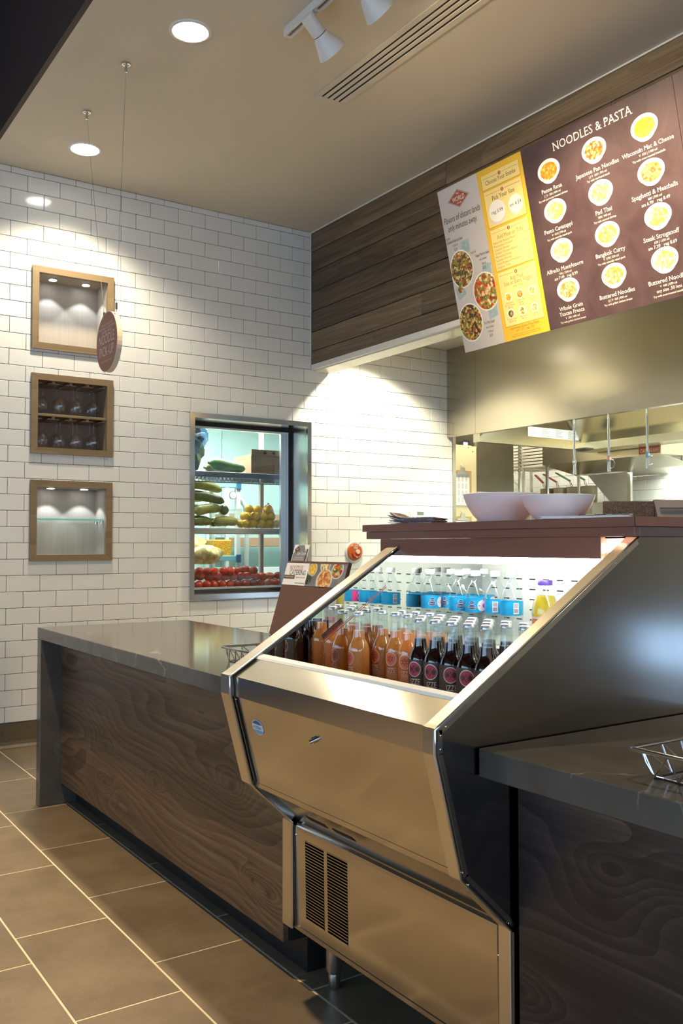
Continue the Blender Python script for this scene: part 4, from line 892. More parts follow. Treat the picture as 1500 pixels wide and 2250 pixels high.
# juice bottle
t = thing('juice_bottle', 'yellow apple juice bottle with purple cap alone at the right of the case', 'juice bottle', (1.85, 1.765, ZW), None, face(1.85, 1.765, .0))
MB().lathe([(.0005, .001), (.030, .001), (.035, .006), (.0365, .014), (.0365, .098), (.0375, .102), (.0375, .106), (.036, .118), (.031, .138), (.0225, .160), (.0175, .170), (.0165, .176), (.0165, .186)], (0, 0, 0), 28, capt=False).build('glass_body', M['fglass'], t, local=True)
MB().lathe([(.0005, .005), (.034, .007), (.0352, .014), (.0352, .104), (.0345, .118), (.0295, .138), (.0245, .1525)], (0, 0, 0), 26).build('juice', liquid('apple_juice', (.80, .62, .08), .6, (.95, .85, .25)), t, local=True)
MB().lathe([(.0195, .181), (.0200, .184), (.0200, .192), (.0185, .195), (.0005, .196)], (0, 0, 0), 30).build('purple_cap', plain('purple_cap', (.06, .03, .22), .35), t, local=True)
b = MB(); R = .0369; n = 30
def bandq(a0, a1, z0, z1, mi, r):
    m = 14; vs = []
    for z in (z0, z1): vs += [(r * math.cos(a0 + (a1 - a0) * i / m), r * math.sin(a0 + (a1 - a0) * i / m), z) for i in range(m + 1)]
    b.add(vs, [(i, i + 1, m + 2 + i, m + 1 + i) for i in range(m)], mi, True)
bandq(-1.9, 1.9, .012, .097, 0, R); bandq(-1.25, .45, .078, .0905, 1, R + .0004); bandq(.5, 1.8, .045, .096, 2, R + .0004); bandq(-1.8, 1.8, .012, .03, 1, R + .0004)
b.build('label', [plain('juice_label_cream', (.72, .62, .52), .5), plain('juice_label_red', (.68, .12, .05), .45), plain('juice_label_aqua', (.40, .66, .62), .5)], t, local=True)
b = MB(); bd = (R + .0008, -.4); b.text('NANTUCKET', .013, (0, 0, 0), ux, uy, 0, .058, bend=bd, fit=.040, serif=.05).text('NECTARS', .013, (0, 0, 0), ux, uy, 0, .043, bend=bd, fit=.034, serif=.05); b.build('label_lettering', plain('juice_label_purple', (.07, .03, .08), .5), t, local=True)
MB().text('Pressed Apple', .0085, (0, 0, 0), ux, uy, 0, .0815, bend=(R + .0008, -.4), fit=.044).build('banner_lettering', M['lab_white'], t, local=True)
# ================================================================== things on the ledge
ZL = 1.3358
def bowl(label, x, y, R, h):
    t = thing('serving_bowl', label, 'bowl', (x, y, ZL))
    MB().lathe([(.0005, .004), (R * .50, .002), (R * .50, .0), (R * .56, 0), (R * .58, .006), (R * .74, h * .28), (R * .89, h * .58), (R * .975, h * .86), (R, h * .985), (R * .992, h), (R * .965, h * .985), (R * .93, h * .84), (R * .84, h * .56), (R * .68, h * .28), (R * .4, h * .12), (.0005, h * .1)], (x, y, ZL), 56, capb=True, capt=False).build('bowl_body', M['porcelain'], t)
bowl('large white porcelain serving bowl on the walnut ledge, left of two', 2.02, 2.11, .121, .094); bowl('slightly smaller white porcelain serving bowl on the walnut ledge, right of two', 1.955, 1.815, .105, .074)
def sheets(name, label, cat, x, y, w, d, rz, n, mats, dz=.0013, curl=0):
    t = thing(name, label, cat, (x, y, ZL), None, rz)
    for i in range(n):
        b = MB(); ox, oy = random.uniform(-.006, .006), random.uniform(-.006, .006); m = 8; z = i * dz
        vs = []
        for zz in (z + .0002, z + dz - .0001):
            for j in range(m + 1):
                f_ = j / m; lift = curl * max(0, .35 - f_) ** 2 * i / max(1, n - 1)
                vs += [(ox - w / 2 + w * f_, oy - d / 2, zz + lift), (ox - w / 2 + w * f_, oy + d / 2, zz + lift)]
        q = 2 * (m + 1); fs = []
        for j in range(m): a = 2 * j; fs += [(a, a + 1, a + 3, a + 2), (q + a, q + a + 2, q + a + 3, q + a + 1), (a, a + 2, q + a + 2, q + a), (a + 1, q + a + 1, q + a + 3, a + 3)]
        fs += [(0, q, q + 1, 1), (2 * m, 2 * m + 1, q + 2 * m + 1, q + 2 * m)]
        b.add(vs, fs).build('page_bundle' if n < 7 else 'newspaper_sheet', mats[i % len(mats)], t, local=True)
    return t
M['newsprint'] = food('printed_newspaper', [G(90, 85, 90), G(150, 145, 145), G(205, 200, 195), G(120, 90, 80), G(215, 210, 200)], 40, .8); M['news_edge'] = plain('grey_newspaper', (.14, .125, .15), .8)
sheets('newspaper_stack', 'stack of folded newspapers at the left end of the walnut ledge', 'newspaper', 1.90, 2.375, .15, .17, -.95, 9, [M['news_edge'], M['news_edge'], M['newsprint']], .0026, .14)
sheets('paper_stack', 'flat stack of white papers in front of the right serving bowl', 'paper', 1.84, 1.60, .22, .15, -1.02, 3, [M['paper']], .0022)
t = sheets('flyer', 'folded colour printed flyer lying on the white papers', 'flyer', 1.86, 1.565, .13, .09, -.9, 2, [M['newsprint']], .002); t.location.z = ZL + .0068
M['speckle'] = food('speckled_brown_cork', [G(90, 70, 50), G(120, 98, 72), G(70, 52, 38), G(140, 118, 90)], 900, .8)
t = thing('cork_block', 'brown speckled upright cork block on the walnut ledge', 'block', (1.995, 1.60, ZL), None, -.59); MB().box(-.067, .067, -.007, .007, 0, .050, .001).build('block_face', M['speckle'], t, local=True); MB().box(-.055, .055, .007, .03, 0, .004).build('foot', M['black'], t, local=True)
t = thing('card_terminal', 'taupe slanted card terminal at the far right end of the ledge', 'card terminal', (2.10, 1.545, ZL), None, -.5)
MB().prism([(-.035, 0), (.035, 0), (.02, .046), (-.004, .054)], 'X', -.05, .05).build('housing', plain('taupe_plastic', (.24, .19, .16), .5), t, local=True); MB().box(-.04, .03, -.032, -.020, .030, .032).build('card_slot', M['black'], t, local=True)
# ================================================================== wire baskets
def wire_basket(label, x, y, z, lx, ly, h, fl, rim=.0042, r=.0021):
    """open rectangular basket: (x, y) is the base corner nearest the far left; it runs +X by lx and -Y by ly"""
    t = thing('wire_basket', label, 'basket', (x + lx / 2, y - ly / 2, z))
    zb = z + r; zt = z + h
    base = [(x, y, zb), (x + lx, y, zb), (x + lx, y - ly, zb), (x, y - ly, zb)]; top = [(x - fl, y + fl * .4, zt), (x + lx + fl, y + fl * .4, zt), (x + lx + fl, y - ly - fl * .4, zt), (x - fl, y - ly - fl * .4, zt)]
    def rounded(p, k=.012):
        out = []
        for i in range(4):
            a, c, d = Vector(p[i - 1]), Vector(p[i]), Vector(p[(i + 1) % 4]); u = (a - c).normalized() * k; v = (d - c).normalized() * k
            for s in (0, .5, 1): out.append(c + u * (1 - s) ** 2 + v * s ** 2)
        return out
    MB().tube(rounded(top), rim, 10, True).build('rim', M['wire'], t); MB().tube(rounded(base, .006), r * 1.1, 8, True).build('base_ring', M['wire'], t)
    g = MB(); n = max(3, int(ly / .028))
    for i in range(1, n): yy = y - ly * i / n; g.tube([(x, yy, zb), (x + lx, yy, zb)], r, 6)
    g.tube([(x + lx * .5, y, zb), (x + lx * .5, y - ly, zb)], r, 6); g.build('base_grid', M['wire'], t)
    for si in range(4):
        B0, B1, T0, T1 = Vector(base[si]), Vector(base[(si + 1) % 4]), Vector(top[si]), Vector(top[(si + 1) % 4]); L = (B1 - B0).length; n = max(2, int(L / .045)); zz = MB()
        zz.tube([B0, B0.lerp(B1, .0) * .5 + T0.lerp(T1, .06) * .5, T0.lerp(T1, .10)], r, 6)
        for i in range(n):
            f0, f1 = i / n, (i + 1) / n
            zz.tube([B0.lerp(B1, f0), T0.lerp(T1, .1 + .8 * f0)], r, 6); zz.tube([T0.lerp(T1, .1 + .8 * f0), B0.lerp(B1, f1)], r, 6)
        zz.build('side_truss', M['wire'], t)
wire_basket('chrome wire basket on the right grey worktop at the picture edge', 1.364, 1.046, .8577, .20, .30, .054, .042)
wire_basket('chrome wire basket on the left worktop, half hidden behind the drinks case', 1.453, 2.877, .8652, .17, .24, .050, .026)
# ================================================================== catering sign on the left counter
BX0, BY0, BZ0 = 2.032, 3.63, .8652
t = thing('catering_sign', 'brown leaning tabletop sign board headed with a catering advert', 'sign', (BX0, 3.36, BZ0))
sv = Vector((.101, 0, .332)); SH = sv.length; sv /= SH; so = Vector((BX0, BY0, BZ0)); sx_ = Vector((0, -1, 0)); sn = sx_.cross(sv)
MB().slab(so, sx_, sv, 0, .50, .004, SH, .016, -.016).build('board', M['brown_board'], t)
MB().slab(so, sx_, sv, .002, .198, SH - .112, SH - .010, .0012, 0).build('advert_card', M['paper'], t)
M['cat_bg'] = plain('photo_slate_cloth', (.17, .17, .185), .6, var=.35, nscale=14); M['cat_leaf'] = food('photo_herbs', [G(60, 80, 55), G(95, 110, 80), G(40, 55, 40)], 40)
MB().slab(so, sx_, sv, .198, .498, SH - .112, SH - .010, .0012, 0).build('advert_photo', M['cat_bg'], t)
for u, v, r, m in ((.235, .075, .036, 'mac'), (.345, .028, .062, 'meat'), (.33, .098, .040, 'curry'), (.43, .075, .045, 's2'), (.215, .030, .028, 'leaf')):
    P = []; b = MB()
    for k_, rr, o_ in ((0, r, .0014), (1, r * .85, .0018)):
        P = []
        for i in range(26):
            a = 2 * PI * i / 26; uu = min(.497, max(.199, u + rr * math.cos(a))); vv_ = min(.101, max(.0005, v + rr * .85 * math.sin(a))); P.append(so + sx_ * uu + sv * (SH - .112 + vv_) + sn * o_)
        b.add(P, [list(range(26))], k_)
    b.build('food_picture', [M['bowlshade'] if m != 'leaf' else M['cat_leaf'], FM[m] if m in FM else M['cat_leaf']], t)
cb = so + sv * (SH - .112)
b = MB(); b.text('NOODLES', .030, cb, sx_, sv, .094, .070, serif=.07, fit=.115, off=.0016).text('ORDER YOUR SIDE!', .009, cb, sx_, sv, .148, .033, off=.0016, fit=.08); b.build('red_lettering', M['mb_rust'], t)
MB().slab(cb, sx_, sv, .003, .098, .028, .046, .0003, .0013).build('dark_band', M['brown_board'], t)
b = MB(); b.text('CATERING', .030, cb, sx_, sv, .112, .048, serif=.07, fit=.14, off=.0016).text('noodles.com/catering', .010, cb, sx_, sv, .193, .008, 'R', off=.0016, fit=.085); b.build('lettering', M['mb_ink'], t)
MB().text('A WORLD OF FLAVORS', .009, cb, sx_, sv, .050, .034, fit=.08, off=.002).build('band_lettering', M['mb_pale'], t)
# grey promo card behind the catering sign
t = thing('promo_card', 'small grey and white promotion card standing above the brown catering sign', 'card', (2.155, 3.55, 1.14))
po = so + sv * (SH - .05) - sn * .0185 - sx_ * .0
MB().slab(po, sx_, sv, -.002, .128, 0, .132, .002, 0).build('card', M['paper'], t)
M['pc_grey'] = plain('promo_grey', (.20, .20, .21), .5)
P = [po + sx_ * u + sv * v + sn * .0024 for u, v in ((.012, .005), (.118, .005), (.126, .075), (.085, .130), (.035, .130), (.0, .085))]; MB().add(P, [list(range(6))]).build('grey_hexagon', M['pc_grey'], t)
MB().add([po + sx_ * (.032 + .026 * a) + sv * (.108 + .018 * c_) + sn * .0028 for a, c_ in ((-1, 0), (0, -1), (1, 0), (0, 1))], [[0, 1, 2, 3]]).build('badge', M['brown_board'], t)
b = MB(); b.text('Taste Contest', .022, po, sx_, sv, .075, .083, shear=.3, fit=.085, off=.003).text('DOWNLOAD OUR APP', .007, po, sx_, sv, .06, .068, off=.003).text('Show Us Your Favorite Flavor', .007, po, sx_, sv, .06, .060, off=.003).text('NC', .012, po, sx_, sv, .032, .106, off=.0032); b.build('lettering', M['paper'], t)
MB().slab(po, sx_, sv, .112, .124, .052, .112, .0008, .0022).build('bottle_picture', M['brown_board'], t)
# ================================================================== small wall fittings
t = thing('fire_pull', 'round red fire pull handle in a clear ring on the tiled wall', 'fire pull', (4.105, D, 1.13))
c_ = (4.107, D - .004, 1.212); n = 28
MB().cyl((c_[0], D - .0045, c_[2]), (c_[0], D - .018, c_[2]), .088, .082, 32).build('clear_cover', plain('frosted_cover', (.55, .55, .50), .15), t)
M['pull_red'] = plain('fire_pull_red', (.42, .085, .02), .2)
MB().cyl((c_[0] - .004, D - .018, c_[2] + .002), (c_[0] - .004, D - .034, c_[2] + .002), .070, .062, 30).build('red_body', M['pull_red'], t)
MB().tube([(c_[0] + .004 + .036 * math.cos(a), D - .040, c_[2] - .006 + .036 * math.sin(a)) for a in [PI + PI * i / 12 for i in range(13)]], .008, 8).build('pull_handle', M['pull_red'], t)
MB().cyl((c_[0] + .012, D - .034, c_[2] + .004), (c_[0] + .012, D - .048, c_[2] + .004), .017, n=18).build('centre_knob', plain('knob_cream', (.72, .50, .38), .4), t)
b = MB(); b.text('IN CASE OF', .017, (c_[0], D - .0352, c_[2]), (1, 0, 0), (0, 0, 1), -.004, .046).text('FIRE', .021, (c_[0], D - .0352, c_[2]), (1, 0, 0), (0, 0, 1), -.004, .027); b.build('lettering', M['mb_pale'], t)
t = thing('thermostat', 'pale wall thermostat with small grey screen on the tiled wall', 'thermostat', (4.75, D, 1.47))
MB().box(4.70, 4.83, D - .024, D - .0045, 1.475, 1.555, .003).build('case', M['white'], t); MB().box(4.73, 4.80, D - .0252, D - .0238, 1.515, 1.545).build('screen', plain('lcd_grey', (.16, .18, .13), .3), t); MB().box(4.72, 4.738, D - .0252, D - .0238, 1.48, 1.505).build('button', M['alum'], t)
t = thing('wall_keypad', 'narrow pale keypad beside the wall thermostat', 'keypad', (4.655, D, 1.45)); MB().box(4.63, 4.685, D - .015, D - .0045, 1.455, 1.57, .002).build('case', M['white'], t)
b = MB(); [b.box(4.64 + .013 * i, 4.648 + .013 * i, D - .017, D - .0148, 1.475 + .018 * j, 1.485 + .018 * j) for i in range(3) for j in range(4)]; b.build('keys', M['alum'], t)
# ================================================================== pass-through window into the walk-in cooler
wx0, wx1, wz0, wz1 = WIN; fw_ = .036
wn = MB()
for poly in (((wx0, wz1), (wx1, wz1), (wx1 - fw_, wz1 - fw_), (wx0 + fw_, wz1 - fw_)), ((wx0, wz0), (wx0 + fw_, wz0 + fw_), (wx1 - fw_, wz0 + fw_), (wx1, wz0)), ((wx0, wz0), (wx0, wz1), (wx0 + fw_, wz1 - fw_), (wx0 + fw_, wz0 + fw_)), ((wx1, wz0), (wx1 - fw_, wz0 + fw_), (wx1 - fw_, wz1 - fw_), (wx1, wz1))):
    wn.prism(poly, 'Y', D - .022, D - .002)
w1 = wn.build('window_1', M['steel_shiny'], kind='structure')
ix0, ix1, iz0, iz1 = wx0 + fw_, wx1 - fw_, wz0 + fw_, wz1 - fw_; GY = 6.195
MB().box(ix0 - .012, ix0, D - .003, GY + .03, iz0, iz1).build('reveal', M['steel_z'], w1); MB().box(ix1, ix1 + .012, D - .003, GY + .03, iz0, iz1).build('reveal', M['steel_z'], w1)
MB().box(ix0, ix1, D - .003, GY + .03, iz1, iz1 + .012).build('reveal', M['steel'], w1); MB().box(ix0, ix1, D - .003, GY + .03, iz0 - .012, iz0).build('sill', M['steel'], w1)
def ringmb(a, w, y0, y1):
    b = MB(); x0, x1, z0, z1 = ix0 + a, ix1 - a, iz0 + a, iz1 - a
    return b.box(x0, x1, y0, y1, z1 - w, z1, .0).box(x0, x1, y0, y1, z0, z0 + w).box(x0, x0 + w, y0, y1, z0 + w, z1 - w).box(x1 - w, x1, y0, y1, z0 + w, z1 - w)
ringmb(.0005, .022, GY - .012, GY + .03).build('gasket', M['rubber'], w1); ringmb(.0225, .014, GY - .006, GY + .03).build('sash', M['alum'], w1)
MB().box(ix1 - .085, ix1 - .037, GY + .006, GY + .03, iz0 + .036, iz1 - .036).build('sash', M['alum'], w1)
MB().box(ix0 + .036, ix1 - .036, GY, GY + .006, iz0 + .036, iz1 - .036).build('pane', M['glass'], w1)
# cooler shell
M['cool_wall'] = plain('cooler_white_panel', (.50, .68, .66), .4, var=.03)
MB().box(2.25, 5.0, 8.2, 8.25, 0, 2.6).build('wall_cooler_back', M['cool_wall'], kind='structure'); MB().box(2.20, 2.25, D + .10, 8.25, 0, 2.6).build('wall_cooler_left', M['cool_wall'], kind='structure'); MB().box(5.0, 5.05, D + .10, 8.25, 0, 2.6).build('wall_cooler_right', M['cool_wall'], kind='structure'); MB().box(2.20, 5.05, D + .10, 8.25, 2.6, 2.65).build('ceiling_cooler', M['cool_wall'], kind='structure')
b = MB(); [b.box(x, x + .004, 8.195, 8.2, 0, 2.6) for x in (3.1, 4.05)]; b.build('trim_7', M['alum'], kind='structure')
t = thing('cooler_light', 'white tube light on the walk-in cooler ceiling, seen through the window', 'ceiling light', (3.6, 7.0, 2.55)); MB().box(2.9, 4.3, 6.93, 7.07, 2.57, 2.599).build('light_base', M['white'], t); MB().cyl((2.95, 7.0, 2.55), (4.25, 7.0, 2.55), .02, n=12).build('tube', M['hoodlens'], t)
lamp('cooler_lamp', 'AREA', (3.3, 6.75, 2.5), 62, (.95, 1.0, .97), aim=(3.3, 6.9, 0), shape='RECTANGLE', size=1.2, size_y=.8)
# shelving unit just behind the pane
t = thing('cooler_rack', 'blue grey wire shelving rack right behind the cooler window', 'shelving', (3.2, 6.5, 0)); SHX0, SHX1 = 2.45, 3.86; SF, SB = 6.30, 6.72
M['blue_steel'] = plain('blue_grey_shelf', (.16, .21, .27), .4); M['grey_shelf'] = plain('grey_shelf_beam', (.40, .41, .38), .35, .3)
for x in (SHX0, SHX1 - .20):
    for y in (SF + .02, SB - .02): MB().box(x, x + .035, y - .017, y + .017, 0, 2.5, .004).build('post', plain('perforated_post', (.42, .43, .46), .4) if x == SHX0 and y < 6.5 else M['grey_shelf'], t)
for nm, z, m in (('a', 1.83, 'blue_steel'), ('b', 1.40, 'grey_shelf'), ('c', .93, 'grey_shelf')):
    MB().box(SHX0, SHX1, SF, SF + .02, z - .042, z, .002).box(SHX0, SHX1, SB - .02, SB, z - .042, z, .002).build('shelf_beam', M[m], t)
    g = MB()
    if nm == 'a':
        for i in range(46):
            x = SHX0 + i * .0307; g.tube([(x, SF + .004, z - .045), (x + .0153, SF + .004, z - .078), (x + .0307, SF + .004, z - .045)], .0028, 5)
        g.tube([(SHX0, SF + .004, z - .080), (SHX1, SF + .004, z - .080)], .005, 6)
    for i in range(38): x = SHX0 + .02 + i * .0365; g.box(x, x + .012, SF + .02, SB - .02, z - .012, z - .006)
    g.build('wire_deck', M['blue_steel' if nm == 'a' else 'grey_shelf'], t, kind='stuff')
ZA, ZB_, ZC = 1.831, 1.401, .931
def tub(label, x0, x1, y0, y1, z, h, name='clear_bin'):
    t = thing(name, label, 'bin', ((x0 + x1) / 2, (y0 + y1) / 2, z)); w = .003; k = .003
    b = MB()
    o = [(x0 + k, y0 + k), (x1 - k, y0 + k), (x1 - k, y1 - k), (x0 + k, y1 - k)]; p = [(x0, y0), (x1, y0), (x1, y1), (x0, y1)]
    vs = [(a, c, z) for a, c in o] + [(a, c, z + h) for a, c in p]; b.add(vs, [(0, 1, 2, 3)] + [(i, (i + 1) % 4, 4 + (i + 1) % 4, 4 + i) for i in range(4)]); b.build('bin_wall', M['bin'], t)
    r = MB().tube([(a, c, z + h) for a, c in p], .004, 6, True).build('rim', M['bin'], t); return t
# top shelf
M['kale'] = food('dark_kale_leaves', [G(30, 52, 30), G(45, 75, 40), G(22, 38, 28), G(62, 92, 52), G(35, 50, 45)], 28); M['blue_bag'] = thinglass('blue_plastic_bag', (.45, .62, .85), 2.5, 1.5, .15, (.7, .85, 1))
def blob(b, c, rx, ry, rz, seed, n=22, m=14, amp=.16, mi=0):
    rnd = random.Random(seed); ph = [rnd.uniform(0, 6) for _ in range(6)]; vs = []; fs = []
    for j in range(m + 1):
        th = PI * j / m
        for k in range(n):
            p = 2 * PI * k / n; q = 1 + amp * (math.sin(3 * p + ph[0] + 2 * th) + .7 * math.sin(5 * p - 4 * th + ph[1]) + .5 * math.sin(9 * p + 7 * th + ph[2])) * math.sin(th)
            vs.append((c[0] + rx * q * math.sin(th) * math.cos(p), c[1] + ry * q * math.sin(th) * math.sin(p), max(c[2] - rz * .86, c[2] + rz * q * math.cos(th))))
    for j in range(m): fs += [(j * n + k, (j + 1) * n + k, (j + 1) * n + (k + 1) % n, j * n + (k + 1) % n) for k in range(n)]
    b.add(vs, fs, mi, True)
t = thing('kale_bag', 'tall bag of dark green kale on the top cooler shelf, left', 'bag of greens', (2.94, 6.5, ZA)); b = MB(); blob(b, (2.91, 6.50, ZA + .13), .115, .13, .155, 3); blob(b, (2.93, 6.50, ZA + .29), .105, .10, .10, 5); b.build('kale', M['kale'], t); b = MB(); blob(b, (2.945, 6.48, ZA + .28), .12, .13, .14, 8, amp=.08); b.build('plastic_wrap', M['blue_bag'], t)
def squash(name, label, cat, p, L, r0, r1, mat, az, el=0, group=None, bendz=.0):
    t = thing(name, label, cat, p, group); d = Vector((math.cos(az) * math.cos(el), math.sin(az) * math.cos(el), math.sin(el))); P = []; R = []
    for i in range(15):
        f_ = i / 14; P.append(Vector((p[0], p[1], p[2] + max(r0, r1))) + d * L * (f_ - .5) + Vector((0, 0, bendz * math.sin(PI * f_)))); e = math.sqrt(max(0.001, 1 - (2 * f_ - 1) ** 6)); R.append((r0 + (r1 - r0) * f_) * max(.25, e))
    MB().tube(P, R, 14).build('body', mat, t); e = P[0]; MB().cyl(e, e - d * .018, r0 * .28, r0 * .2, 8).build('stem', M['stem'], t); return t
M['stem'] = plain('green_stem', (.14, .20, .05), .6); M['cuke'] = plain('green_squash_skin', (.085, .19, .04), .3, var=.35, nscale=12); M['zuke'] = plain('zucchini_skin', (.17, .19, .030), .3, var=.4, nscale=18); M['zuke2'] = plain('pale_zucchini_skin', (.40, .38, .085), .3, var=.3, nscale=14)
squash('green_squash', 'long green squash lying on the top cooler shelf between kale and carton', 'squash', (3.215, 6.40, ZA), .29, .055, .038, M['cuke'], -.1, -.13)
squash('green_squash', 'second green squash under the long one on the top cooler shelf', 'squash', (3.20, 6.54, ZA), .24, .045, .04, M['zuke'], .2)
t = thing('carton', 'brown cardboard produce carton on the top cooler shelf, right', 'carton', (3.60, 6.5, ZA)); M['card'] = plain('brown_cardboard', (.30, .19, .11), .8, var=.1); MB().box(3.40, 3.80, 6.36, 6.66, ZA, ZA + .155).build('carton_body', M['card'], t); MB().box(3.40, 3.80, 6.355, 6.36, ZA + .15, ZA + .195).build('flap', M['card'], t); MB().box(3.665, 3.80, 6.3535, 6.3555, ZA, ZA + .195).build('white_end', M['paper'], t); MB().cyl((3.52, 6.354, ZA + .172), (3.52, 6.352, ZA + .172), .014, n=12).cyl((3.60, 6.354, ZA + .172), (3.60, 6.352, ZA + .172), .012, n=12).build('hand_hole', M['void'], t)
# middle shelf
tub('clear bin of zucchini on the middle cooler shelf', 2.86, 3.31, 6.345, 6.66, ZB_, .15)
zi = 0
HEAP = [(2.985, 6.42, .004, .20, .22, 'zuke', 0), (3.215, 6.43, .004, -.15, .20, 'zuke2', 0), (2.985, 6.53, .004, -.10, .22, 'zuke2', 0), (3.215, 6.54, .004, .2, .20, 'zuke', 0), (3.05, 6.41, .095, .30, .26, 'zuke2', .12), (3.00, 6.52, .096, -.25, .24, 'zuke', .05), (3.225, 6.50, .094, 1.25, .18, 'zuke', 0), (3.06, 6.47, .190, -.22, .30, 'zuke', -.18), (2.99, 6.56, .186, .35, .24, 'zuke2', .1), (3.07, 6.50, .280, .18, .32, 'zuke2', -.14)]
for q, (x, y, z, az, L, m, el) in enumerate(HEAP):
    squash('zucchini', '%s zucchini from the bottom of the heap in the middle cooler bin' % ('first', 'second', 'third', 'fourth', 'fifth', 'sixth', 'seventh', 'eighth', 'ninth', 'topmost')[q], 'zucchini', (x, y, ZB_ + z), L, .042, .034, M[m], az, el, 'zucchini in the middle cooler bin', .012)
tub('clear bin of lemons on the middle cooler shelf', 3.316, 3.76, 6.345, 6.66, ZB_, .15)
M['lemon'] = plain('lemon_skin', (.76, .47, .006), .4, var=.08, nscale=40)
lem = thing('lemon', 'yellow lemon heaped in the clear bin of the middle cooler shelf', 'lemon', (0, 0, 0), 'lemons in the cooler bin'); P = [(0, 0, -.041 + .082 * i / 12) for i in range(13)]; R = [.002, .011, .022, .0285, .032, .0335, .034, .0335, .032, .0285, .022, .011, .002]; P[0] = (0, 0, -.046); P[-1] = (0, 0, .046)
MB().tube(P, R, 14).build('peel', M['lemon'], lem, local=True)
first = True
for k, (x, y, z, ax) in enumerate([(3.372 + .071 * i, 6.40 + .01 * (i % 2), .037, i) for i in range(5)] + [(3.372 + .071 * i, 6.472, .037, i + .5) for i in range(5)] + [(3.395 + .072 * i, 6.41, .097, i * 1.7) for i in range(4)] + [(3.40 + .072 * i, 6.475, .098, i * 1.1 + .4) for i in range(4)] + [(3.42, 6.43, .155, .3), (3.50, 6.44, .150, 1.4), (3.585, 6.43, .150, 2.2)]):
    o = lem if first else dup(lem, (0, 0, 0), lem['label']); first = False; o.location = (x, y, ZB_ + z); o.rotation_euler = (PI / 2 - .25 * math.sin(ax), .3 * math.cos(ax * 2), ax)
M['pep'] = plain('orange_red_skin', (.60, .09, .02), .25, var=.15); t = thing('bell_pepper', 'orange red pepper behind the lemons at the right', 'pepper', (3.67, 6.58, ZB_ + .003)); b = MB(); blob(b, (3.68, 6.585, ZB_ + .115), .05, .05, .09, 2, amp=.05); blob(b, (3.68, 6.585, ZB_ + .058), .045, .045, .06, 4, amp=.05); b.build('flesh', M['pep'], t); MB().cyl((3.68, 6.585, ZB_ + .19), (3.68, 6.585, ZB_ + .215), .008, n=8).build('stem', M['stem'], t)
# tomatoes on the low shelf
tub('clear shallow bin of plum tomatoes on the low cooler shelf', 2.86, 3.60, 6.345, 6.68, ZC, .10); tub('second clear bin of tomatoes at the right of the low cooler shelf', 3.61, 3.82, 6.345, 6.68, ZC, .10)
M['tom'] = plain('tomato_skin', (.58, .036, .006), .16, var=.35, nscale=6)
tom = thing('tomato', 'plum tomato heaped in the clear bins of the low cooler shelf', 'tomato', (0, 0, 0), 'tomatoes on the low cooler shelf'); P = [(0, 0, -.038 + .076 * i / 10) for i in range(11)]; R = [.003, .016, .024, .0285, .0305, .031, .0305, .029, .025, .017, .004]; MB().tube(P, R, 14).build('skin', M['tom'], tom, local=True)
first = True; rnd = random.Random(5)
for layer, (z, n_, rows) in enumerate(((.033, 13, 3), (.088, 12, 3), (.135, 9, 2))):
    for r_ in range(rows):
        for i in range(n_):
            if layer == 2 and rnd.random() < .35: continue
            x = 2.905 + .068 * i + .034 * ((layer + r_) % 2) + rnd.uniform(-.010, .010) * (layer > 0); y = 6.408 + .066 * r_ + .03 * (layer % 2); 
            if x > 3.77 or abs(x - 3.605) < .030: continue
            o = tom if first else dup(tom, (0, 0, 0), tom['label']); first = False; o.location = (x, y, ZC + z + rnd.uniform(-.002, .010) * (layer > 0)); o.scale = (rnd.uniform(.9, 1.02), rnd.uniform(.9, 1.02), rnd.uniform(.95, 1.2)); o.rotation_euler = (PI / 2 + rnd.uniform(-.3, .3), rnd.uniform(-.4, .4), rnd.uniform(0, 3))
# second rack further back
t = thing('cooler_rack', 'aqua edged shelving rack further back in the walk-in cooler', 'shelving', (3.0, 7.0, 0)); M['aqua'] = plain('aqua_shelf_edge', (.20, .48, .52), .4); M['palewhite'] = plain('pale_rack_white', (.58, .66, .64), .4)
for z in (1.80, 1.18): MB().box(2.3, 3.585, 6.92, 6.95, z - .045, z, .003).build('shelf_beam', M['aqua'], t); MB().box(2.3, 3.585, 6.95, 7.45, z - .03, z - .01).build('shelf_deck', M['palewhite'], t); MB().box(3.555, 3.60, 6.905, 6.92, z - .058, z + .01, .003).build('corner_cap', plain('navy_cap', (.02, .10, .20), .4), t)
for x, y in ((3.56, 6.94), (3.56, 7.43), (2.35, 6.94)): MB().box(x, x + .04, y - .02, y + .02, 0, 1.83, .003).build('post', M['palewhite'], t)
MB().tube([(3.62, 7.0, 1.0), (3.62 + .075, 7.0, 1.0)], .001, 4).tube([(3.70, 7.0, .0), (3.70, 7.0, 1.50), (3.685, 7.0, 1.60), (3.64, 7.0, 1.66), (3.60, 7.0, 1.67)], .02, 10).build('push_handle', M['palewhite'], t)
t = thing('cheese_bag', 'pale plastic bag of shredded cheese on the back cooler rack', 'bag', (3.20, 7.0, 1.16)); b = MB(); blob(b, (3.12, 7.02, 1.265), .19, .12, .09, 31, amp=.09); blob(b, (3.23, 6.83, 1.185), .15, .062, .085, 32, amp=.09); b.build('bag_film', food('bagged_cheese', [G(220, 210, 140), G(235, 228, 170), G(205, 195, 120)], 25, .25), t)
t = thing('noodle_bag', 'yellow plastic bag of noodles behind the pale cheese bag', 'bag', (3.02, 7.15, 1.18)); b = MB(); blob(b, (2.93, 7.27, 1.305), .20, .12, .135, 33, amp=.10); b.build('bag_film', food('bagged_noodles', [G(200, 180, 60), G(220, 200, 90), G(180, 160, 50)], 25, .3), t)
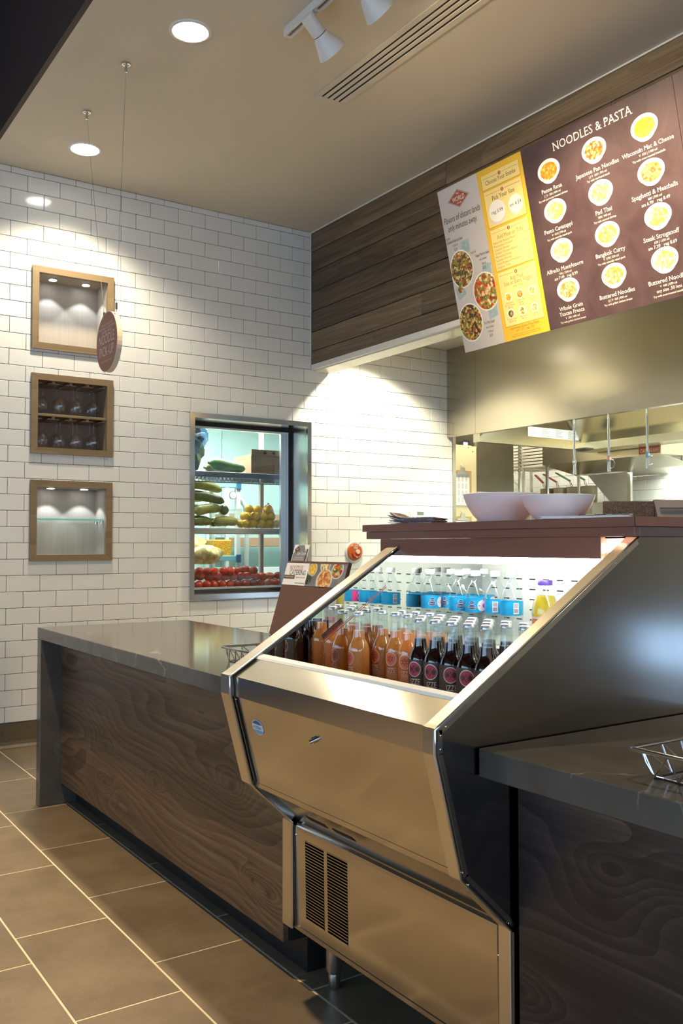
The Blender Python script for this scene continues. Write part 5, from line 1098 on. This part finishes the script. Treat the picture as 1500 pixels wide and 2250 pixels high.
t = thing('cheese_bin', 'square yellow tub of shredded cheese on the back cooler rack', 'tub', (3.50, 7.12, 1.18)); MB().box(3.37, 3.55, 6.98, 7.28, 1.181, 1.315, .01).build('cheese', food('shredded_cheddar', [G(230, 175, 30), G(245, 195, 60), G(210, 150, 20)], 130), t)
t = thing('carton', 'pale brown carton on the upper back cooler rack', 'carton', (3.0, 7.2, 1.801)); MB().box(2.95, 3.40, 7.0, 7.3, 1.801, 1.90).build('carton_body', plain('pale_cardboard', (.42, .32, .16), .8), t)
t = thing('dial_thermometer', 'small round dial thermometer hung on the back cooler rack', 'thermometer', (3.50, 6.91, 1.66)); MB().cyl((3.52, 6.92, 1.69), (3.52, 6.905, 1.69), .033, n=20).build('case', M['alum'], t); MB().cyl((3.52, 6.9045, 1.69), (3.52, 6.903, 1.69), .028, n=20).build('dial', M['paper'], t)
t = thing('cooler_rack', 'steel rack of stacked trays at the back right of the walk-in cooler', 'shelving', (4.16, 7.7, 0))
for x in (3.74, 4.55):
    for y in (7.49, 7.90): MB().box(x, x + .03, y - .015, y + .015, 0, 1.9).build('post', M['palewhite'], t)
for z in (.90, 1.06, 1.34, 1.46, 1.56): MB().box(3.771, 3.79, 7.51, 7.89, z - .10, z - .086).box(4.53, 4.549, 7.51, 7.89, z - .10, z - .086).build('tray_runner', M['palewhite'], t)
for i, (z, m) in enumerate(((1.34, 'card'), (1.46, 'palewhite'), (1.56, 'card'), (.90, 'card'), (1.06, 'palewhite'))):
    t = MB().box(3.78, 4.55, 7.5, 7.9, z - .085, z + .0, .004).build('storage_tray', M[m], label=('stacked storage tray on the far cooler rack, number from top: %s' % ['third', 'second', 'topmost', 'lowest', 'fourth'][i]).replace('number from top: ', ''), cat='tray', group='stacked trays at the back of the cooler')
# ================================================================== kitchen behind the ledge
HX = 5.075
t = thing('exhaust_hood', 'large stainless steel exhaust hood hanging under the menu board', 'exhaust hood', (5.6, 3.0, 2.18))
MB().box(HX, HX + .012, 5.602, D - .006, 2.185, 2.941).build('front_panel', M['steel_hood'], t); MB().box(HX, HX + .012, -1, 5.600, 2.183, 2.941).build('front_panel', M['steel_hood'], t)
MB().box(HX + .012, 6.42, 5.588, 5.600, 2.19, 2.941).build('end_panel', M['steel_hood'], t); MB().prism([(HX + .012, 2.115), (6.45, 2.115), (6.45, 2.19), (HX + .012, 2.19)], 'Y', 5.56, 5.64).build('end_gutter', M['steel_hood'], t)
MB().box(HX + .012, HX + .05, -1, 5.56, 2.183, 2.19).build('drip_edge', M['steel_hood'], t)
MB().prism([(6.32, 2.165), (6.34, 2.165), (5.98, 2.62), (5.96, 2.62)], 'Y', -1, 5.56).build('filter_bank', M['steel_hood'], t); MB().prism([(6.22, 2.10), (6.45, 2.10), (6.45, 2.20), (6.34, 2.20), (6.33, 2.165), (6.22, 2.165)], 'Y', -1, 5.588).build('rear_gutter', M['steel_hood'], t)
MB().box(HX + .012, 6.0, -1, 5.588, 2.62, 2.64).build('hood_roof', M['steel_hood'], t)
MB().box(6.06, 6.16, 5.30, 5.42, 2.085, 2.10).build('grease_cup', M['black'], t)
pl = MB(); pt = MB()
for i in range(4):
    x0 = 5.665 + i * .160; MB().box(x0, x0 + .156, 5.585, 5.588, 2.20, 2.285).build('notice_placard', M['paper'], t)
    for j in range(7): pt.box(x0 + .012, x0 + .06 + .07 * ((i * 3 + j * 5) % 4) / 4, 5.5835, 5.585, 2.209 + j * .0105, 2.213 + j * .0105)
pt.build('placard_print', plain('grey_print', (.25, .25, .22), .7), t)
for y in (4.2, 2.4): MB().box(5.45, 5.75, y - .35, y + .35, 2.606, 2.62).build('hood_lamp', M['hoodlens'], t)
lamp('hood_lamp', 'AREA', (5.6, 3.9, 2.60), 70, (.90, 1, .80), aim=(5.6, 3.9, 0), shape='RECTANGLE', size=.4, size_y=2.2)
for i, (y, m) in enumerate(((4.655, 'steel_shiny'), (4.335, 'pull_red'), (4.005, 'badge_sky'))):
    x = 5.2; r = thing('ceiling_hose_drop', '%s of the three thin steel gas drops hanging under the exhaust hood' % ('leftmost', 'middle', 'rightmost')[i], 'hanging pipe', (x, y, 1.79), 'gas drops under the hood')
    MB().cyl((x, y, 1.90), (x, y, 2.62), .0085, n=12).build('pipe', M['steel_shiny'], r); MB().cyl((x, y, 1.79), (x, y, 1.87), .0125, .0105, 12).cyl((x, y, 1.862), (x, y, 1.905), .014, n=6).build('coupling', M['steel_z'], r)
    MB().cyl((x, y, 1.876), (x, y, 1.892), .0155, n=16).build('coloured_band', M[m] if m != 'pull_red' else plain('pale_red_band', (.62, .28, .22), .5), r)
    if i: MB().tube([(x, y - .012, 1.875), (x, y - .04, 1.872), (x, y - .052, 1.845), (x, y - .04, 1.818), (x, y - .012, 1.812)], .0018, 6).build('wire_loop', M['wire'], r)
# rear hood with its orange maker plate
t = thing('rear_hood', 'second stainless hood further back bearing a small orange plate', 'exhaust hood', (7.0, 5.5, 2.03))
MB().box(6.5, 6.512, 4.87, 6.22, 2.035, 2.60).build('front_panel', M['steel_hood'], t); MB().box(6.512, 7.58, 4.87, 4.882, 2.035, 2.60).build('end_panel', M['steel_hood'], t)
MB().prism([(6.50, 2.035), (6.512, 2.035), (6.95, 1.965), (6.94, 1.96)], 'Y', 4.87, 6.22).build('lower_lip', M['steel_hood'], t); MB().box(6.94, 7.58, 4.88, 6.22, 1.96, 1.97).build('soffit_panel', M['steel_hood'], t)
M['plate_orange'] = plain('orange_maker_plate', (.62, .12, .02), .4)
MB().box(6.4975, 6.4995, 4.885, 5.095, 2.045, 2.10).build('maker_plate', M['plate_orange'], t); MB().text('CAPTIVEAIRE', .045, (6.4973, 5.09, 2.045), (0, -1, 0), (0, 0, 1), .1025, .012, fit=.19, off=.0006, shear=.15).build('plate_lettering', M['paper'], t)
t = thing('splash_guard', 'pale slanted steel splash guard beside the fry baskets', 'splash guard', (7.1, 5.9, 1.0)); MB().prism([(6.09, 1.95), (5.60, 1.95), (5.585, 1.0), (5.60, 1.0), (5.83, 1.69)], 'X', 6.99, 7.0).build('guard_panel', M['alum'], t); MB().box(6.97, 7.0, 5.565, 5.60, 1.0, 1.96).build('edge_post', M['steel_z'], t)
# beige end partition with clipboards
M['beige'] = plain('beige_laminate', (.58, .50, .30), .5, var=.02)
t = thing('beige_partition', 'beige upright panel by the end of the tiled wall holding clipboards', 'partition', (5.62, 6.36, 0)); MB().box(5.18, 5.70, 6.35, 6.40, 0, 2.19).build('panel', M['beige'], t); MB().box(5.7005, 5.765, 6.352, 6.40, 0, 2.185).build('edge_strip', M['beige'], t)
MB().cyl((5.665, 6.349, 2.17), (5.665, 6.3495, 2.17), .006, n=10).cyl((5.72, 6.351, 2.135), (5.72, 6.3515, 2.135), .006, n=10).build('screw_head', M['steel_z'], t)
t = thing('time_clock', 'black wall unit with a bright screen above the beige panel', 'time clock', (5.70, 6.45, 2.19)); MB().prism([(5.62, 2.191), (5.735, 2.191), (5.735, 2.245), (5.66, 2.245), (5.63, 2.23)], 'Y', 6.405, 6.45).build('case', M['black'], t); MB().box(5.655, 5.705, 6.403, 6.405, 2.195, 2.225).build('screen', emis('lit_screen', (.8, .8, 1), 1.5), t)
def clipboard(x, z, label):
    t = thing('clipboard', label, 'clipboard', (x, 6.345, z)); y = 6.3495
    MB().box(x - .11, x + .115, y - .004, y, z, z + .33, .002).build('board', plain('tan_hardboard', (.40, .25, .09), .6), t); MB().box(x - .105, x + .085, y - .006, y - .0042, z + .005, z + .30).build('paper_sheet', M['paper'], t)
    b = MB(); [b.box(x - .10 + i * .045, x - .075 + i * .045, y - .0066, y - .0062, z + .03 + j * .065, z + .08 + j * .065) for i in range(4) for j in range(4)]; b.build('form_print', plain('pale_form_print', (.55, .53, .48), .8), t)
    MB().prism([(x - .085, z + .292), (x + .085, z + .292), (x + .06, z + .315), (x + .03, z + .32), (x + .02, z + .355), (x - .02, z + .355), (x - .03, z + .32), (x - .06, z + .315)], 'Y', y - .016, y - .0062).build('clip', M['steel_z'], t); MB().tube([(x, y - .004, z + .35), (x - .006, y - .012, z + .375), (x - .012, y - .002, z + .385)], .003, 6).build('wall_hook', M['white'], t)
clipboard(5.585, 1.625, 'clipboard with printed form hung on the beige panel, upper of two'); clipboard(5.585, 1.20, 'clipboard hung lower on the beige panel, only its clip showing above the ledge')
t = thing('tall_cabinet', 'tall dark steel cabinet beside the beige panel in the kitchen', 'cabinet', (6.15, 6.7, 0)); M['dk_steel'] = plain('dark_steel_panel', (.105, .092, .060), .4, .4); MB().box(5.77, 6.28, 6.39, 7.0, 0, 2.45).build('cabinet_body', M['dk_steel'], t); MB().box(5.77, 6.28, 6.35, 6.389, 1.74, 1.765).build('trim_rail', M['steel_hood'], t); MB().box(5.775, 5.805, 6.387, 6.3895, 2.18, 2.24).build('info_label', M['alum'], t)
# sheet pan rack
t = thing('pan_rack', 'tall rack stacked with pale sheet pans at the back of the kitchen', 'rack', (6.85, 6.65, 0))
M['pan'] = plain('bright_sheet_pan', (.70, .64, .52), .35, .5)
for k in range(9):
    z = 2.045 + k * .032; MB().box(6.75, 7.10, 6.735, 6.93, z, z + .022, .002).build('sheet_pan', M['pan'], t); MB().box(6.65, 7.0, 6.32, 6.65, z - .003, z + .019, .002).build('sheet_pan', M['pan'], t)
for x, y in ((6.73, 6.95), (6.73, 6.715), (6.63, 6.67), (6.63, 6.295), (7.08, 6.95), (7.08, 6.295)): MB().box(x, x + .02, y - .012, y + .012, 0, 2.45).build('upright', M['steel_z'], t)
# white wire shelf with brackets
t = thing('wire_shelf', 'white wire wall shelf above the fry baskets', 'shelf', (7.42, 7.0, 2.05))
b = MB(); y0, y1 = 6.40, 7.58
b.tube([(7.25, y0, 2.095), (7.25, y1, 2.095)], .007, 6).tube([(7.25, y0, 2.062), (7.25, y1, 2.062)], .006, 6)
for i in range(22): y = y0 + (y1 - y0) * i / 22; b.tube([(7.25, y, 2.062), (7.25, y + .03, 2.095), (7.25, y + .05, 2.062)], .0045, 5)
b.build('front_truss', M['white_wire'], t); b = MB()
for i in range(40): y = y0 + (y1 - y0) * i / 40; b.tube([(7.25, y, 2.097), (7.59, y, 2.097)], .003, 5)
b.build('wire_deck', M['white_wire'], t, kind='stuff')
for y in (7.53, 6.41): MB().tube([(7.26, y, 2.055), (7.59, y, 1.90)], .007, 6).tube([(7.59, y, 2.06), (7.59, y, 1.80)], .009, 6).build('bracket', M['white_wire'], t)
# fry baskets hanging under the shelf
M['grn'] = plain('green_grip', (.03, .10, .03), .4); M['redgrip'] = plain('red_grip', (.32, .06, .02), .4); M['basket'] = plain('fry_basket_mesh', (.30, .26, .16), .5, .5)
for i, (y, h1, m) in enumerate(((6.96, (7.10, 2.03), 'redgrip'), (6.77, (6.98, 2.03), 'redgrip'), (6.58, (6.80, 2.035), 'grn'), (6.385, (6.60, 2.035), 'grn'))):
    t = thing('fry_basket', '%s of the four round fry baskets with %s handle below the wire shelf' % (('leftmost', 'second', 'third', 'rightmost')[i], 'a red' if m == 'redgrip' else 'a green'), 'fry basket', (7.35, y, 1.70), 'fry baskets below the wire shelf')
    MB().lathe([(.0005, .0), (.070, 0), (.080, .02), (.083, .17), (.087, .172), (.081, .175), (.077, .02)], (7.35, y, 1.70), 20, capt=False).build('mesh_cup', M['basket'], t)
    q = Vector((7.30, h1[0], h1[1])); s = Vector((7.30, y + .03, 1.94)); MB().tube([(7.32, y + .02, 1.87), s], .004, 6).tube([(7.38, y + .05, 1.87), s + Vector((.04, .02, 0))], .004, 6).build('handle_wire', M['wire'], t)
    MB().tube([s, q, q + Vector((.04, .02, 0)), s + Vector((.04, .02, 0))], .0085, 8).build('handle_grip', M[m], t)
t = thing('fry_station', 'steel fry station counter carrying the fry baskets', 'counter', (7.3, 6.6, 0)); MB().box(7.22, 7.58, 6.24, 7.6, 0, 1.699).build('station_body', M['steel_hood'], t)
# ================================================================== remaining lamps of the place and added unseen fill
downlight(4.10, 5.47, 2.942, 'round recessed kitchen ceiling light hidden behind the wooden fascia', 120, 2.3, .35, (1, .93, .70), r=.06)
lamp('kitchen_aisle_fill', 'AREA', (6.3, -1.2, 2.93), 60, NEUT, aim=(6.9, -1.4, 0), shape='RECTANGLE', size=.6, size_y=1.2)  # unseen fill added to brighten the right wall mirrored in the cooler side
lamp('rear_hood_lamp', 'AREA', (7.25, 5.45, 1.95), 7, (.88, 1, .84), aim=(7.3, 5.45, 0), shape='RECTANGLE', size=.3, size_y=.9)
lamp('back_kitchen_fill', 'AREA', (6.6, 6.65, 2.92), 26, (1, .98, .84), aim=(7.0, 6.75, 0), shape='RECTANGLE', size=.5, size_y=.5)  # unseen fill added to brighten the pan rack and wire shelf
lamp('partition_fill', 'AREA', (5.6, 6.0, 2.92), 17, (1, .95, .75), aim=(5.6, 6.2, 0), shape='DISK', size=.2)  # unseen fill added to brighten the beige panel
lamp('kitchen_lamp', 'AREA', (6.9, 4.2, 2.93), 110, (.92, 1, .84), aim=(7.0, 5.2, 0), shape='RECTANGLE', size=.5, size_y=1.6)
for i, (x, y, e) in enumerate(((.35, 3.35, 420), (-.9, 1.2, 260), (.2, -1.6, 260), (-2.2, 3.6, 150))):  # first follows the pool of light on the floor; other three are added fill
    downlight(x, y, 4.995, ('dining room ceiling light above the %s' % ('aisle beside the left counter', 'floor left of the camera, added as fill', 'seating behind the camera, added as fill', 'far left of the dining room, added as fill')[i]), e, .95, .8, (1, .72, .38), r=.1)
downlight(1.76, 2.366, 3.70, 'recessed ceiling light above the drinks case, in line with the other two', 60, 1.9, .8, WARM)
downlight(1.76, .823, 3.70, 'recessed ceiling light above the right worktop, in line with the others', 45, 1.9, .8, WARM)
